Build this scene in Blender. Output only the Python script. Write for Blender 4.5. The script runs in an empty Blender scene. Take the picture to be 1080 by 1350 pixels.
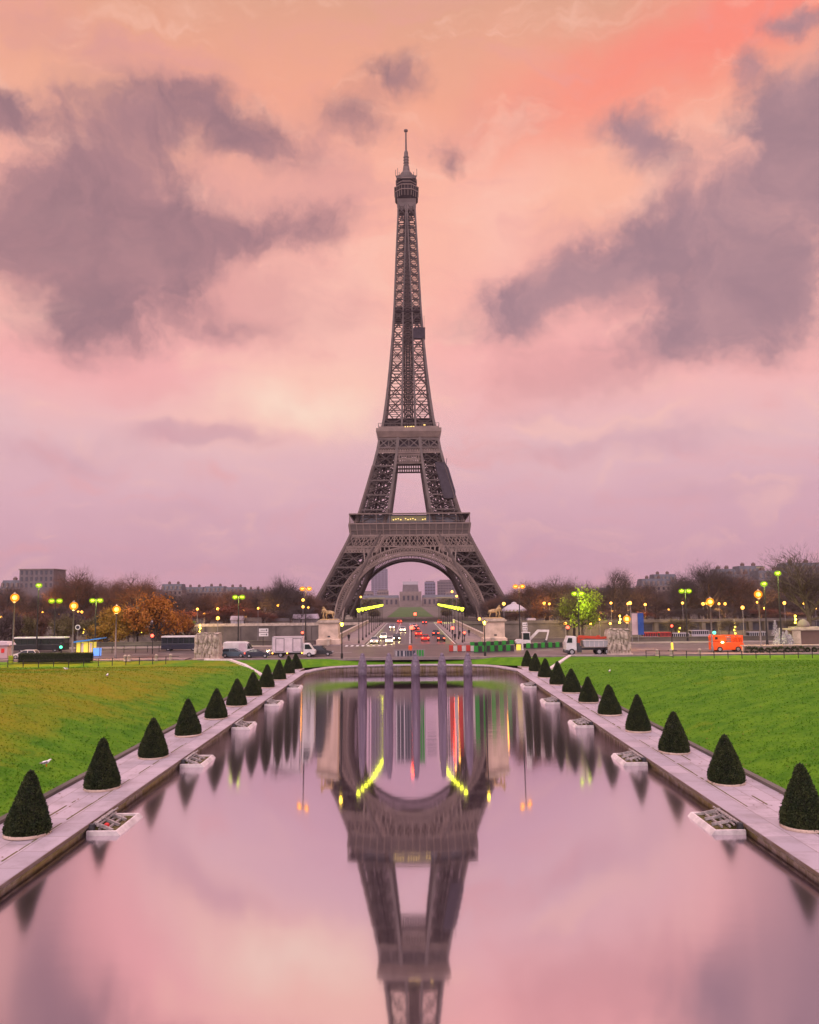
import bpy, bmesh, math, random
from mathutils import Vector, Matrix
PI = math.pi
R = math.radians
sc = bpy.context.scene
COL = sc.collection
rnd = random.Random(7)

# ------------------------------------------------------------------ camera
CAMZ, FPX = 13.0, 1070.0
PITCH, ROLL = R(6.13), R(-0.55)
cam_d = bpy.data.cameras.new('camera')
cam = bpy.data.objects.new('camera', cam_d)
COL.objects.link(cam)
CM = Matrix.Rotation(PI/2+PITCH, 3, 'X') @ Matrix.Rotation(ROLL, 3, 'Z')
cam.matrix_world = Matrix.Translation((0, 0, CAMZ)) @ CM.to_4x4()
cam_d.sensor_fit = 'VERTICAL'
cam_d.sensor_height = 36
cam_d.lens = FPX/1350*36
cam_d.clip_start = 0.5
cam_d.clip_end = 20000
sc.camera = cam

def ray(px, py):
    return CM @ Vector(((px-540)/FPX, -(py-675)/FPX, -1))
def ground(px, py, z):
    d = ray(px, py); return Vector((0, 0, CAMZ)) + d*((z-CAMZ)/d.z)
def at(px, py, dist):
    d = ray(px, py); return Vector((0, 0, CAMZ)) + d*(dist/d.y)
def azel(px, py):
    d = ray(px, py).normalized()
    return math.atan2(d.x, d.y), math.asin(d.z)

def srgb(r, g, b):
    f = lambda c: (c/255/12.92) if c/255 <= .04045 else ((c/255+.055)/1.055)**2.4
    return (f(r), f(g), f(b), 1)

# ------------------------------------------------------------------ render
sc.render.engine = 'CYCLES'
sc.cycles.use_denoising = True
sc.cycles.max_bounces = 6
sc.cycles.diffuse_bounces = 2
sc.cycles.glossy_bounces = 3
sc.cycles.transmission_bounces = 3
sc.cycles.volume_bounces = 0
sc.cycles.caustics_reflective = False
sc.cycles.caustics_refractive = False
sc.cycles.sample_clamp_indirect = 4
sc.cycles.sample_clamp_direct = 0
sc.view_settings.view_transform = 'Standard'
sc.view_settings.look = 'None'
sc.view_settings.exposure = 0
sc.view_settings.gamma = 1

# ------------------------------------------------------------------ sky
world = bpy.data.worlds.new('World')
sc.world = world
world.use_nodes = True
nt = world.node_tree
nt.nodes.clear()
N, L = nt.nodes, nt.links
class G:
    """small node graph helper"""
    def __init__(s, tree): s.t = tree
    def n(s, typ, **kw):
        x = s.t.nodes.new(typ)
        for k, v in kw.items(): setattr(x, k, v)
        return x
    def put(s, sock, v):
        if hasattr(v, 'is_linked') or hasattr(v, 'links'): s.t.links.new(v, sock)
        else: sock.default_value = v
    def math(s, op, a, b=0.0, c=0.0, clamp=False):
        x = s.n('ShaderNodeMath', operation=op); x.use_clamp = clamp
        s.put(x.inputs[0], a); s.put(x.inputs[1], b)
        if len(x.inputs) > 2: s.put(x.inputs[2], c)
        return x.outputs[0]
    def mix(s, f, a, b, typ='MIX'):
        x = s.n('ShaderNodeMix', data_type='RGBA', blend_type=typ)
        s.put(x.inputs[0], f); s.put(x.inputs[6], a); s.put(x.inputs[7], b)
        return x.outputs[2]
    def smooth(s, v, lo, hi, a=0.0, b=1.0):
        x = s.n('ShaderNodeMapRange', interpolation_type='SMOOTHSTEP')
        s.put(x.inputs[0], v); x.inputs[1].default_value = lo; x.inputs[2].default_value = hi
        x.inputs[3].default_value = a; x.inputs[4].default_value = b
        return x.outputs[0]
    def noise(s, vec, scale, detail=4, rough=.55, dist=0.0):
        x = s.n('ShaderNodeTexNoise'); s.put(x.inputs['Vector'], vec)
        x.inputs['Scale'].default_value = scale; x.inputs['Detail'].default_value = detail
        x.inputs['Roughness'].default_value = rough; x.inputs['Distortion'].default_value = dist
        return x.outputs[0], x.outputs[1]
    def ramp(s, f, stops, interp='LINEAR'):
        x = s.n('ShaderNodeValToRGB'); cr = x.color_ramp; cr.interpolation = interp
        while len(cr.elements) < len(stops): cr.elements.new(.5)
        for e, (p, c) in zip(cr.elements, stops): e.position = p; e.color = c
        s.put(x.inputs[0], f); return x.outputs[0]
g = G(nt)
tc = g.n('ShaderNodeTexCoord')
sep = g.n('ShaderNodeSeparateXYZ'); L.new(tc.outputs['Generated'], sep.inputs[0])
AZ = g.math('ARCTAN2', sep.outputs[0], sep.outputs[1])
EL = g.math('ARCSINE', sep.outputs[2])
cmb = g.n('ShaderNodeCombineXYZ'); L.new(AZ, cmb.inputs[0]); L.new(EL, cmb.inputs[1])
UV = cmb.outputs[0]
# organic warp of the direction coordinates
_, wc = g.noise(UV, 9.0, 5, .6)
wv = g.n('ShaderNodeVectorMath', operation='SUBTRACT'); L.new(wc, wv.inputs[0]); wv.inputs[1].default_value = (.5, .5, .5)
ws = g.n('ShaderNodeVectorMath', operation='MULTIPLY_ADD'); L.new(wv.outputs[0], ws.inputs[0]); ws.inputs[1].default_value = (.13, .085, 0); L.new(UV, ws.inputs[2])
UVW = ws.outputs[0]
def blob(cx, cy, rx, ry, rot=0.0, w=1.0, src=None, inner=0.0):
    a, e = azel(cx, cy)
    m = g.n('ShaderNodeMapping', vector_type='TEXTURE')
    L.new(src or UVW, m.inputs[0])
    m.inputs[1].default_value = (a, e, 0); m.inputs[2].default_value = (0, 0, R(rot))
    m.inputs[3].default_value = (rx/FPX, ry/FPX, 1)
    ln = g.n('ShaderNodeVectorMath', operation='LENGTH'); L.new(m.outputs[0], ln.inputs[0])
    return g.smooth(ln.outputs['Value'], inner, 1.0, w, 0.0)
def total(bl, op='ADD'):
    o = bl[0]
    for b in bl[1:]: o = g.math(op, o, b)
    return o
# base gradient by elevation (dawn: mauve horizon, peach and salmon above)
elx = lambda py: azel(540, py)[1]/1.0
sky = g.ramp(g.math('ADD', EL, g.math('MULTIPLY', g.math('SUBTRACT', g.noise(UV, 5, 3)[0], .5), .10)), [
    (0.0, srgb(196, 150, 172)), (elx(740), srgb(204, 158, 176)), (elx(660), srgb(220, 175, 187)), (elx(590), srgb(231, 187, 191)),
    (elx(500), srgb(250, 184, 180)), (elx(400), srgb(251, 180, 170)), (elx(250), srgb(252, 182, 162)),
    (elx(130), srgb(243, 168, 142)), (elx(10), srgb(226, 164, 138)), (.85, srgb(225, 180, 180))])
# glows and coloured bands
def tint(col, f, c): return g.mix(f, col, c)
sky = tint(sky, g.math('MINIMUM', total([blob(400, 530, 260, 85, 8, .9), blob(430, 430, 190, 150, 0, .6), blob(240, 330, 120, 60, 20, .5), blob(650, 300, 170, 110, 20, .45), blob(60, 420, 130, 60, 0, .4)]), .95), srgb(254, 202, 184))
sky = tint(sky, total([blob(390, 535, 150, 48, -10, 1.0)]), srgb(255, 223, 202))
sky = tint(sky, g.math('MINIMUM', total([blob(960, 40, 440, 95, 12, .75), blob(760, 95, 260, 70, 20, .25), blob(980, 20, 200, 50, 5, .3)]), .9), srgb(253, 138, 121))
sky = tint(sky, total([blob(560, 330, 120, 160, 0, .35), blob(790, 250, 150, 70, 20, .7)]), srgb(254, 186, 158))
sky = tint(sky, total([blob(120, 130, 230, 90, -10, .5)]), srgb(236, 176, 140))
sky = tint(sky, total([blob(120, 470, 260, 70, 0, .55), blob(760, 470, 220, 60, 0, .35)]), srgb(240, 165, 168))
# clouds: soft masses whose edges are broken by noise
left = [blob(150, 230, 190, 120, -18, 1.1), blob(40, 285, 180, 95, 0, 1.0), blob(300, 165, 190, 60, -12, .95), blob(140, 390, 200, 130, 12, .98), blob(190, 160, 70, 50, 0, .5),
        blob(345, 300, 150, 62, 10, .8), blob(440, 300, 90, 60, -5, .5), blob(470, 160, 130, 55, -15, .66), blob(515, 98, 90, 44, -10, .78), blob(240, 330, 130, 80, 0, .55),
        blob(592, 205, 42, 42, 0, .62), blob(5, 146, 60, 36, 0, .95), blob(690, 155, 90, 40, 25, .42), blob(310, 425, 110, 40, 0, .5)]
right = [blob(990, 290, 235, 150, 12, 1.05), blob(850, 178, 105, 56, -22, .95), blob(1075, 165, 85, 130, 10, 1.0), blob(800, 345, 170, 85, 28, .8),
         blob(680, 400, 170, 60, 14, .85), blob(960, 430, 290, 100, 8, .9), blob(1050, 25, 66, 28, -15, .85), blob(985, 85, 46, 36, 10, .7), blob(1010, 140, 70, 44, 0, .5)]
veil = [blob(220, 260, 360, 200, -10, .8), blob(430, 230, 180, 130, 0, .6), blob(300, 410, 300, 90, 5, .7), blob(910, 340, 360, 200, 12, .9), blob(760, 495, 300, 70, 5, .55), blob(690, 400, 180, 80, 14, .5), blob(120, 60, 300, 60, -6, .5), blob(620, 170, 200, 60, 20, .4)]
low = [blob(265, 572, 170, 36, -2, 1.0), blob(90, 600, 240, 44, 0, .5), blob(830, 585, 340, 44, 2, .6), blob(560, 490, 140, 44, 0, .35), blob(960, 650, 320, 36, 0, .5), blob(250, 680, 330, 34, 0, .45), blob(700, 545, 140, 30, 0, .4)]
nz, _ = g.noise(UVW, 11.0, 7, .60, .4)
nz2, _ = g.noise(UV, 34.0, 4, .55, .2)
mp = g.n('ShaderNodeMapping'); L.new(UVW, mp.inputs[0]); mp.inputs[2].default_value = (0, 0, R(-14)); mp.inputs[3].default_value = (2.6, 8.0, 1)
st, _ = g.noise(mp.outputs[0], 2.4, 6, .6, .8)
brk = g.math('ADD', g.math('MULTIPLY', g.math('SUBTRACT', nz, .5), 1.15), g.math('ADD', g.math('MULTIPLY', g.math('SUBTRACT', nz2, .5), .22), g.math('MULTIPLY', g.math('SUBTRACT', st, .5), .5)))
def dens(bl, lo=.12, hi=.98, k=1.0):
    t = g.math('MINIMUM', total(bl), 1.2)
    return g.smooth(g.math('ADD', t, g.math('MULTIPLY', brk, g.math('MULTIPLY', g.math('MINIMUM', t, .6), k*1.5))), lo, hi)
dv, dl, dr, dlow = dens(veil, .05, .95, 1.5), dens(left), dens(right), dens(low, .1, .9, .9)
shade = g.smooth(nz, .3, .72)
# thin streaks, pale and rosy, over the whole sky
sky = tint(sky, g.smooth(st, .50, .74, 0, .42), srgb(233, 160, 158))
sky = tint(sky, g.smooth(st, .48, .28, 0, .40), srgb(255, 204, 184))
sky = tint(sky, g.math('MULTIPLY', dlow, .62), srgb(200, 154, 168))
sky = tint(sky, g.math('MULTIPLY', dv, .50), srgb(208, 148, 150))
sky = tint(sky, g.math('MULTIPLY', dl, .92), g.mix(shade, srgb(168, 126, 133), srgb(138, 109, 120)))
sky = tint(sky, g.math('MULTIPLY', dr, .93), g.mix(shade, srgb(176, 138, 145), srgb(149, 121, 133)))
# the high sky above and behind the viewpoint is brighter, with the physical sky mixed in
nish = g.n('ShaderNodeTexSky', sky_type='NISHITA'); nish.sun_disc = False
nish.sun_elevation = R(52); nish.sun_rotation = R(-150)
hi = g.math('MAXIMUM', g.smooth(EL, .74, 1.05), g.smooth(g.math('MULTIPLY', sep.outputs[1], -1.0), -.10, .45))
nis = g.mix(1.0, nish.outputs[0], (.05, .05, .05, 1), 'MULTIPLY')
upper = g.mix(1.0, nis, (1.55, 1.06, 1.22, 1), 'ADD')
sky = g.mix(hi, sky, upper)
bg = g.n('ShaderNodeBackground'); L.new(sky, bg.inputs[0]); bg.inputs[1].default_value = 1.0
wo = g.n('ShaderNodeOutputWorld'); L.new(bg.outputs[0], wo.inputs[0])

sun_d = bpy.data.lights.new('sun', 'SUN'); sun_d.energy = 0.9; sun_d.angle = R(25); sun_d.color = (1, .86, .74)
sun = bpy.data.objects.new('sun', sun_d); COL.objects.link(sun)
sun.rotation_euler = (R(38), 0, R(-30)); sun.location = (0, 0, 400)

# ------------------------------------------------------------------ materials
def mat(name, col, rough=.7, var=0.0, scale=2.0, col2=None, metal=0.0, bump=0.0, bscale=None, emit=None, estr=0.0, spec=.4, coord='Object'):
    m = bpy.data.materials.new(name); m.use_nodes = True
    t = m.node_tree; h = G(t)
    p = t.nodes['Principled BSDF']
    p.inputs['Roughness'].default_value = rough; p.inputs['Metallic'].default_value = metal
    p.inputs['Specular IOR Level'].default_value = spec
    col = (*col[:3], 1)
    tcn = h.n('ShaderNodeTexCoord'); v = tcn.outputs[coord]
    if var or col2:
        f, _ = h.noise(v, scale, 5, .6)
        c2 = (*col2[:3], 1) if col2 else tuple(min(1, c*(1+var)) for c in col[:3])+(1,)
        c1 = col if col2 else tuple(c*(1-var) for c in col[:3])+(1,)
        t.links.new(h.mix(h.smooth(f, .3, .7), c1, c2), p.inputs['Base Color'])
    else: p.inputs['Base Color'].default_value = col
    if bump:
        f, _ = h.noise(v, bscale or scale*4, 6, .65)
        b = h.n('ShaderNodeBump'); b.inputs['Strength'].default_value = min(1, bump); b.inputs['Distance'].default_value = .1*max(1, bump)
        t.links.new(f, b.inputs['Height']); t.links.new(b.outputs[0], p.inputs['Normal'])
    if emit:
        p.inputs['Emission Color'].default_value = (*emit[:3], 1); p.inputs['Emission Strength'].default_value = estr
    return m
M = {}
M['iron_mid'] = mat('half shaded iron', (.055, .042, .038), .7, .25, .15, spec=.2)  # same iron, darkened as the half shade inside the rims
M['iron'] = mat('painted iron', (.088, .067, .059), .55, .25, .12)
M['iron_shaded'] = mat('shaded inner iron', (.012, .009, .010), .9, .25, .15, spec=.1)  # same iron, with the tower's inner shade put into its colour
M['iron_lit'] = mat('lit front iron', (.175, .130, .107), .55, .2, .2)  # same iron, lightened as if the front work caught the light
M['net'] = mat('work netting', (.030, .025, .034), .9, .3, .4)
M['glass_dark'] = mat('pavilion glass', (.06, .07, .09), .15, .3, .3)
M['sign_lit'] = mat('lit pavilion windows', (.14, .12, .10), .4, emit=(1, .75, .25), estr=.12)
M['yellow_bulb'] = mat('yellow bulb', (1, .7, .2), .4, emit=(1, .72, .18), estr=1.6)
M['concrete'] = mat('pale concrete', (.64, .56, .55), .8, .22, 1.6, bump=.3, bscale=14)
M['stone'] = mat('limestone', (.40, .33, .27), .85, .25, .9, bump=.3, bscale=8)
M['stone_pale'] = mat('pale limestone', (.52, .40, .32), .85, .2, .6, bump=.25, bscale=7)
M['quay'] = mat('quay stone', (.12, .10, .088), .9, .35, .12, bump=.2, bscale=1.5)
M['asphalt'] = mat('asphalt', (.095, .072, .072), .42, .25, .35)
M['asphalt_dark'] = mat('bridge asphalt', (.10, .085, .092), .30, .25, .5)
M['pave'] = mat('pale pavement', (.22, .17, .168), .8, .2, .7)
M['paint_white'] = mat('road paint', (.75, .72, .7), .7, .15, 3)
M['earth'] = mat('park ground', (.10, .09, .07), .95, .4, .08)
M['lawn_far'] = mat('far lawn', (.045, .10, .018), .95, .3, .05)
M['metal_grey'] = mat('grey lamp metal', (.22, .20, .21), .5, .15, 3, metal=.3)
M['metal_black'] = mat('black lamp metal', (.022, .02, .02), .5, .3, 3, metal=.2)
M['pipe'] = mat('nozzle steel', (.42, .38, .37), .45, .35, 5, metal=.5)
M['box_dark'] = mat('dark steel box', (.05, .05, .055), .6, .2, 3)
M['soil'] = mat('trough silt', (.16, .11, .05), .95, .4, 4, col2=(.10, .11, .02), bump=.5, bscale=20)
M['crane_red'] = mat('crane red paint', (.50, .05, .02), .45)
M['lantern_green'] = mat('yellow green lantern', (.8, 1, .1), .4, emit=(.80, .92, .03), estr=3.2)
M['boat_white'] = mat('weathered boat paint', (.40, .36, .37), .5, .1, 1)
M['red'] = mat('red plastic', (.6, .03, .03), .5)
M['fountain'] = mat('mauve fountain stone', (.17, .135, .175), .75, .25, 2.5, bump=.25, bscale=12)
M['bronze'] = mat('gilded stone statue', (.42, .29, .14), .6, .3, 2.5, bump=.3, bscale=9)
M['white_paint'] = mat('white vehicle paint', (.60, .57, .57), .35, .14, .9)
M['van_pink'] = mat('box body panel', (.56, .46, .50), .5, .14, .8)
M['teal_paint'] = mat('blue grey car paint', (.06, .10, .13), .3)
M['navy_paint'] = mat('navy car paint', (.02, .022, .04), .3)
M['black_paint'] = mat('black car paint', (.015, .015, .018), .3)
M['grey_paint'] = mat('silver car paint', (.35, .34, .36), .35)
M['red_paint'] = mat('red car paint', (.45, .03, .02), .35)
M['taxi_paint'] = mat('cream car paint', (.62, .52, .40), .4)
M['orange_paint'] = mat('orange machine paint', (.74, .095, .014), .45, .15, 2)
M['tyre'] = mat('tyre rubber', (.015, .015, .015), .85)
M['rim'] = mat('wheel rim', (.4, .39, .4), .4, metal=.6)
M['win'] = mat('vehicle glass', (.02, .025, .03), .1)
M['win_int'] = mat('building window glass', (.045, .045, .06), .2, .4, .3)
M['head'] = mat('headlight', (1, .9, .6), .3, emit=(1, .74, .32), estr=40)
M['tail'] = mat('tail light', (1, .05, .02), .3, emit=(1, .05, .02), estr=16)
M['amber'] = mat('amber light', (1, .4, .05), .3, emit=(1, .38, .04), estr=6)
M['sig_red'] = mat('red signal', (1, .05, .03), .3, emit=(1, .05, .025), estr=10)
M['sig_green'] = mat('green signal', (.1, 1, .6), .3, emit=(.08, 1, .5), estr=3)
M['globe_orange'] = mat('orange sodium globe', (1, .6, .2), .4, emit=(1, .50, .09), estr=5.5)
def halo_globe(name, c, st, op):  # glowing see-through shell that stands in for a lamp's halo
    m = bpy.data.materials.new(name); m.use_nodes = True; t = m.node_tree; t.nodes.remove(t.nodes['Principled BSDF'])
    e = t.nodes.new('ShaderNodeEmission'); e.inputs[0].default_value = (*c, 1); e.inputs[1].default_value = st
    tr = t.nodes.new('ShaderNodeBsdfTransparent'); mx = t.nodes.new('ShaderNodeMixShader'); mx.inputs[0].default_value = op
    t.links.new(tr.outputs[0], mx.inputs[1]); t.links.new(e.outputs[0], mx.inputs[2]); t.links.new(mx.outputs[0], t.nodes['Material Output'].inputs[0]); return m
M['halo_orange'] = halo_globe('amber lamp halo', (1, .30, .012), 1.5, .6)
M['halo_green'] = halo_globe('green lamp halo', (.50, .80, .012), 1.1, .42)
M['halo_yellow'] = halo_globe('yellow lamp halo', (1, .55, .02), 1.2, .5)
M['globe_green'] = mat('green mercury head', (.8, 1, .1), .4, emit=(.70, .95, .03), estr=5)
M['globe_yellow'] = mat('yellow globe', (1, .8, .1), .4, emit=(1, .72, .06), estr=4)
M['globe_warm'] = mat('warm distant lamp', (1, .6, .15), .4, emit=(1, .42, .045), estr=5)
M['facade_a'] = mat('cream facade', (.22, .175, .155), .9, .15, .15)
M['facade_b'] = mat('grey facade', (.15, .125, .13), .9, .15, .15)
M['facade_c'] = mat('brown facade', (.13, .085, .07), .9, .2, .15)
M['zinc'] = mat('zinc roof', (.095, .10, .12), .6, .2, .2)
M['tower_glass'] = mat('far office tower', (.16, .15, .22), .5, .2, .02)
M['tarp'] = mat('white wrap', (.42, .38, .41), .8)
M['tent'] = mat('lilac tent cloth', (.48, .40, .48), .8)
M['blue_cloth'] = mat('blue banner', (.015, .06, .26), .7)
M['pink_cloth'] = mat('pale pink banner', (.46, .33, .36), .7)
M['barrier_green'] = mat('green barrier plastic', (.02, .24, .03), .5)
M['barrier_black'] = mat('dark barrier plastic', (.03, .035, .03), .6)
M['barrier_red'] = mat('red barrier plastic', (.42, .04, .025), .5)
M['barrier_white'] = mat('white barrier plastic', (.5, .45, .42), .5)
M['kiosk_yellow'] = mat('lit kiosk glass', (.9, .75, .1), .4, emit=(1, .78, .10), estr=.4)
M['kiosk_blue'] = mat('blue kiosk roof', (.04, .22, .62), .5)
M['screen_blue'] = mat('blue lit panel', (.1, .3, .8), .4, emit=(.15, .35, 1), estr=.7)
M['flock'] = mat('white flocked needles', (.80, .76, .82), .85)
M['coat'] = mat('dark coat', (.02, .018, .022), .9)
M['skin'] = mat('skin', (.45, .27, .2), .6)
M['gull'] = mat('gull feather', (.8, .78, .78), .8)
M['trunk'] = mat('bark', (.055, .042, .036), .9, .3, 2)
M['bark_lit'] = mat('lamplit bark', (.11, .085, .055), .9, .3, 2)  # brighter copy of the bark, lamplight put into its colour
for k, c, c2 in [('twig_mauve', (.060, .043, .046), (.10, .068, .066)), ('twig_rust', (.085, .043, .030), (.14, .068, .042)),
                 ('twig_dark', (.040, .033, .036), (.066, .052, .052)), ('leaf_orange', (.27, .085, .012), (.38, .14, .018)),
                 ('leaf_rust', (.16, .07, .02), (.26, .14, .04)),
                 ('leaf_gold', (.24, .12, .012), (.34, .20, .02)), ('leaf_red', (.10, .03, .018), (.16, .045, .02)),
                 ('leaf_green', (.16, .24, .015), (.30, .36, .02)), ('leaf_dark', (.022, .045, .014), (.05, .075, .02)),  # the leaf green is brightened, lamplight put into its colour
                 ('twig_olive', (.085, .070, .030), (.15, .12, .05))]:
    M[k] = mat(k.replace('_', ' '), c, .85, scale=.35, col2=c2)
M['cone'] = mat('clipped yew', (.012, .027, .007), .8, scale=2.2, col2=(.045, .058, .014))
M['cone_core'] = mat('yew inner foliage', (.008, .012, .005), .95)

def lawn_mat():
    m = bpy.data.materials.new('lawn turf'); m.use_nodes = True
    t = m.node_tree; h = G(t); p = t.nodes['Principled BSDF']
    p.inputs['Roughness'].default_value = .9; p.inputs['Specular IOR Level'].default_value = .15
    tcn = h.n('ShaderNodeTexCoord'); v = tcn.outputs['Object']
    sp = h.n('ShaderNodeSeparateXYZ'); t.links.new(v, sp.inputs[0])
    big, _ = h.noise(v, .09, 5, .6, .5)
    mid, _ = h.noise(v, .55, 5, .65, .4)
    fine, _ = h.noise(v, 5.0, 4, .7)
    green = h.mix(h.smooth(mid, .3, .7), (.055, .170, .005, 1), (.115, .255, .010, 1))
    gold = h.mix(h.smooth(mid, .35, .7), (.29, .215, .010, 1), (.19, .225, .008, 1))
    # gold on the left bank: warm light painted into the autumn grass
    warmth = h.math('ADD', h.smooth(sp.outputs[0], -19.5, -27, -.16, .40), h.math('MULTIPLY', h.math('SUBTRACT', big, .5), 1.7))
    warmth = h.math('ADD', warmth, h.math('MULTIPLY', h.math('SUBTRACT', mid, .5), .9))
    edge = h.smooth(sp.outputs[1], 105, 123, 0, .22)
    c = h.mix(h.smooth(h.math('SUBTRACT', warmth, edge), .0, .62), green, gold)
    tuft, _ = h.noise(v, 1.7, 5, .65, .6)
    c = h.mix(h.smooth(tuft, .52, .72, 0, .5), c, (.125, .24, .012, 1)); c = h.mix(h.smooth(tuft, .48, .28, 0, .45), c, (.035, .10, .004, 1))
    c = h.mix(h.smooth(fine, .4, .8, 0, .25), c, (.03, .08, .004, 1))
    t.links.new(c, p.inputs['Base Color'])
    hh = h.math('ADD', h.math('MULTIPLY', fine, .6), mid)
    b = h.n('ShaderNodeBump'); b.inputs['Strength'].default_value = .8; b.inputs['Distance'].default_value = .18
    t.links.new(hh, b.inputs['Height']); t.links.new(b.outputs[0], p.inputs['Normal'])
    return m
M['lawn'] = lawn_mat()

def slab_mat():
    m = bpy.data.materials.new('lilac paving slabs'); m.use_nodes = True
    t = m.node_tree; h = G(t); p = t.nodes['Principled BSDF']
    p.inputs['Roughness'].default_value = .55
    tcn = h.n('ShaderNodeTexCoord'); v = tcn.outputs['Object']
    mp = h.n('ShaderNodeMapping'); t.links.new(v, mp.inputs[0]); mp.inputs[2].default_value = (0, 0, PI/2)
    br = h.n('ShaderNodeTexBrick'); t.links.new(mp.outputs[0], br.inputs[0])
    br.inputs['Color1'].default_value = (.50, .42, .47, 1); br.inputs['Color2'].default_value = (.38, .33, .38, 1)
    br.inputs['Mortar'].default_value = (.15, .10, .06, 1); br.inputs['Scale'].default_value = 1.0
    br.inputs['Brick Width'].default_value = 2.1; br.inputs['Row Height'].default_value = 1.15; br.inputs['Mortar Size'].default_value = .014
    f, _ = h.noise(v, .8, 5, .65); f2, _ = h.noise(v, 6, 4, .6)
    c = h.mix(h.smooth(f, .42, .70, 0, .6), br.outputs[0], (.27, .225, .235, 1))
    c = h.mix(h.smooth(f2, .60, .8, 0, .4), c, (.20, .16, .13, 1))
    t.links.new(c, p.inputs['Base Color'])
    b = h.n('ShaderNodeBump'); b.inputs['Strength'].default_value = .35; b.inputs['Distance'].default_value = .03
    t.links.new(h.math('SUBTRACT', f2, h.math('MULTIPLY', br.outputs[1], 1.2)), b.inputs['Height']); t.links.new(b.outputs[0], p.inputs['Normal'])
    return m
M['slab'] = slab_mat()

def wall_mat():
    m = bpy.data.materials.new('stained pool wall'); m.use_nodes = True
    t = m.node_tree; h = G(t); p = t.nodes['Principled BSDF']; p.inputs['Roughness'].default_value = .8
    v = h.n('ShaderNodeTexCoord').outputs['Object']
    mp = h.n('ShaderNodeMapping'); t.links.new(v, mp.inputs[0]); mp.inputs[3].default_value = (1, 1, .35)
    f, _ = h.noise(mp.outputs[0], 3.0, 6, .7); f2, _ = h.noise(v, .25, 3, .5)
    c = h.mix(h.smooth(f, .35, .65), (.50, .41, .36, 1), (.22, .18, .09, 1))
    c = h.mix(h.math('MULTIPLY', h.smooth(f2, .4, .65, 0, .7), h.smooth(h.n('ShaderNodeSeparateXYZ').outputs[0], 0, 1)) if False else h.smooth(f2, .42, .68, 0, .6), c, (.36, .28, .025, 1))
    t.links.new(c, p.inputs['Base Color'])
    b = h.n('ShaderNodeBump'); b.inputs['Strength'].default_value = .6; b.inputs['Distance'].default_value = .08
    t.links.new(f, b.inputs['Height']); t.links.new(b.outputs[0], p.inputs['Normal'])
    return m
M['wall'] = wall_mat()

def water_mat(name, tintc, rough, gl, mirror_tilt=False):
    m = bpy.data.materials.new(name); m.use_nodes = True
    t = m.node_tree; h = G(t); t.nodes.remove(t.nodes['Principled BSDF'])
    out = t.nodes['Material Output']
    gb = h.n('ShaderNodeBsdfGlossy'); gb.inputs['Color'].default_value = (*tintc, 1); gb.inputs['Roughness'].default_value = rough
    df = h.n('ShaderNodeBsdfDiffuse'); df.inputs['Color'].default_value = (.10, .055, .075, 1)
    v = h.n('ShaderNodeTexCoord').outputs['Object']
    mp = h.n('ShaderNodeMapping'); t.links.new(v, mp.inputs[0]); mp.inputs[3].default_value = (.35, 1.0, 1)
    f, _ = h.noise(mp.outputs[0], 1.6, 3, .5)
    b = h.n('ShaderNodeBump'); b.inputs['Strength'].default_value = .006; b.inputs['Distance'].default_value = .1
    t.links.new(f, b.inputs['Height']); t.links.new(b.outputs[0], gb.inputs['Normal'])
    if mirror_tilt:                                   # shading normals tilted to lower the reflection; the water itself lies flat
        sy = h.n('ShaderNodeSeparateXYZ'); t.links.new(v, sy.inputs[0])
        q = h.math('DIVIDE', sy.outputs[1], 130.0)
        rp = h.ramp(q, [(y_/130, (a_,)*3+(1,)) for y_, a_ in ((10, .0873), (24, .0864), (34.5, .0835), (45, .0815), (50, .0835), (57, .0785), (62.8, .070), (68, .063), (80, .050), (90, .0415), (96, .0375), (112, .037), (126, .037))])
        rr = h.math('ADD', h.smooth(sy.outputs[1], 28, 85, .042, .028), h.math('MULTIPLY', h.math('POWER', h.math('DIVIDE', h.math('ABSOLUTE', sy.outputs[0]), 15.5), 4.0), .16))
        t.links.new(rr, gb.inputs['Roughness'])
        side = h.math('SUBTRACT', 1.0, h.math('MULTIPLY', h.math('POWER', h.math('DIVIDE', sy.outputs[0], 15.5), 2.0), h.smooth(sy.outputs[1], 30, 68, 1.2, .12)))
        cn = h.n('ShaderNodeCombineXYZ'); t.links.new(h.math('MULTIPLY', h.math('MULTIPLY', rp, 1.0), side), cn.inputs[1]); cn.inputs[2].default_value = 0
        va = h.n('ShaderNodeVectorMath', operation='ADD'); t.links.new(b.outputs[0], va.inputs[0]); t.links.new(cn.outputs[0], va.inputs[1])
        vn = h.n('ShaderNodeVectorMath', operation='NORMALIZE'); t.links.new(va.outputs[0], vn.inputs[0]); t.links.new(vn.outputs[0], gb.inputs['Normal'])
    mx = h.n('ShaderNodeMixShader'); mx.inputs[0].default_value = gl
    t.links.new(df.outputs[0], mx.inputs[1]); t.links.new(gb.outputs[0], mx.inputs[2]); t.links.new(mx.outputs[0], out.inputs[0])
    return m
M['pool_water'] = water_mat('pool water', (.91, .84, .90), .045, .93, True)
M['river_water'] = water_mat('river water', (.5, .45, .5), .12, .7)

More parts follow.
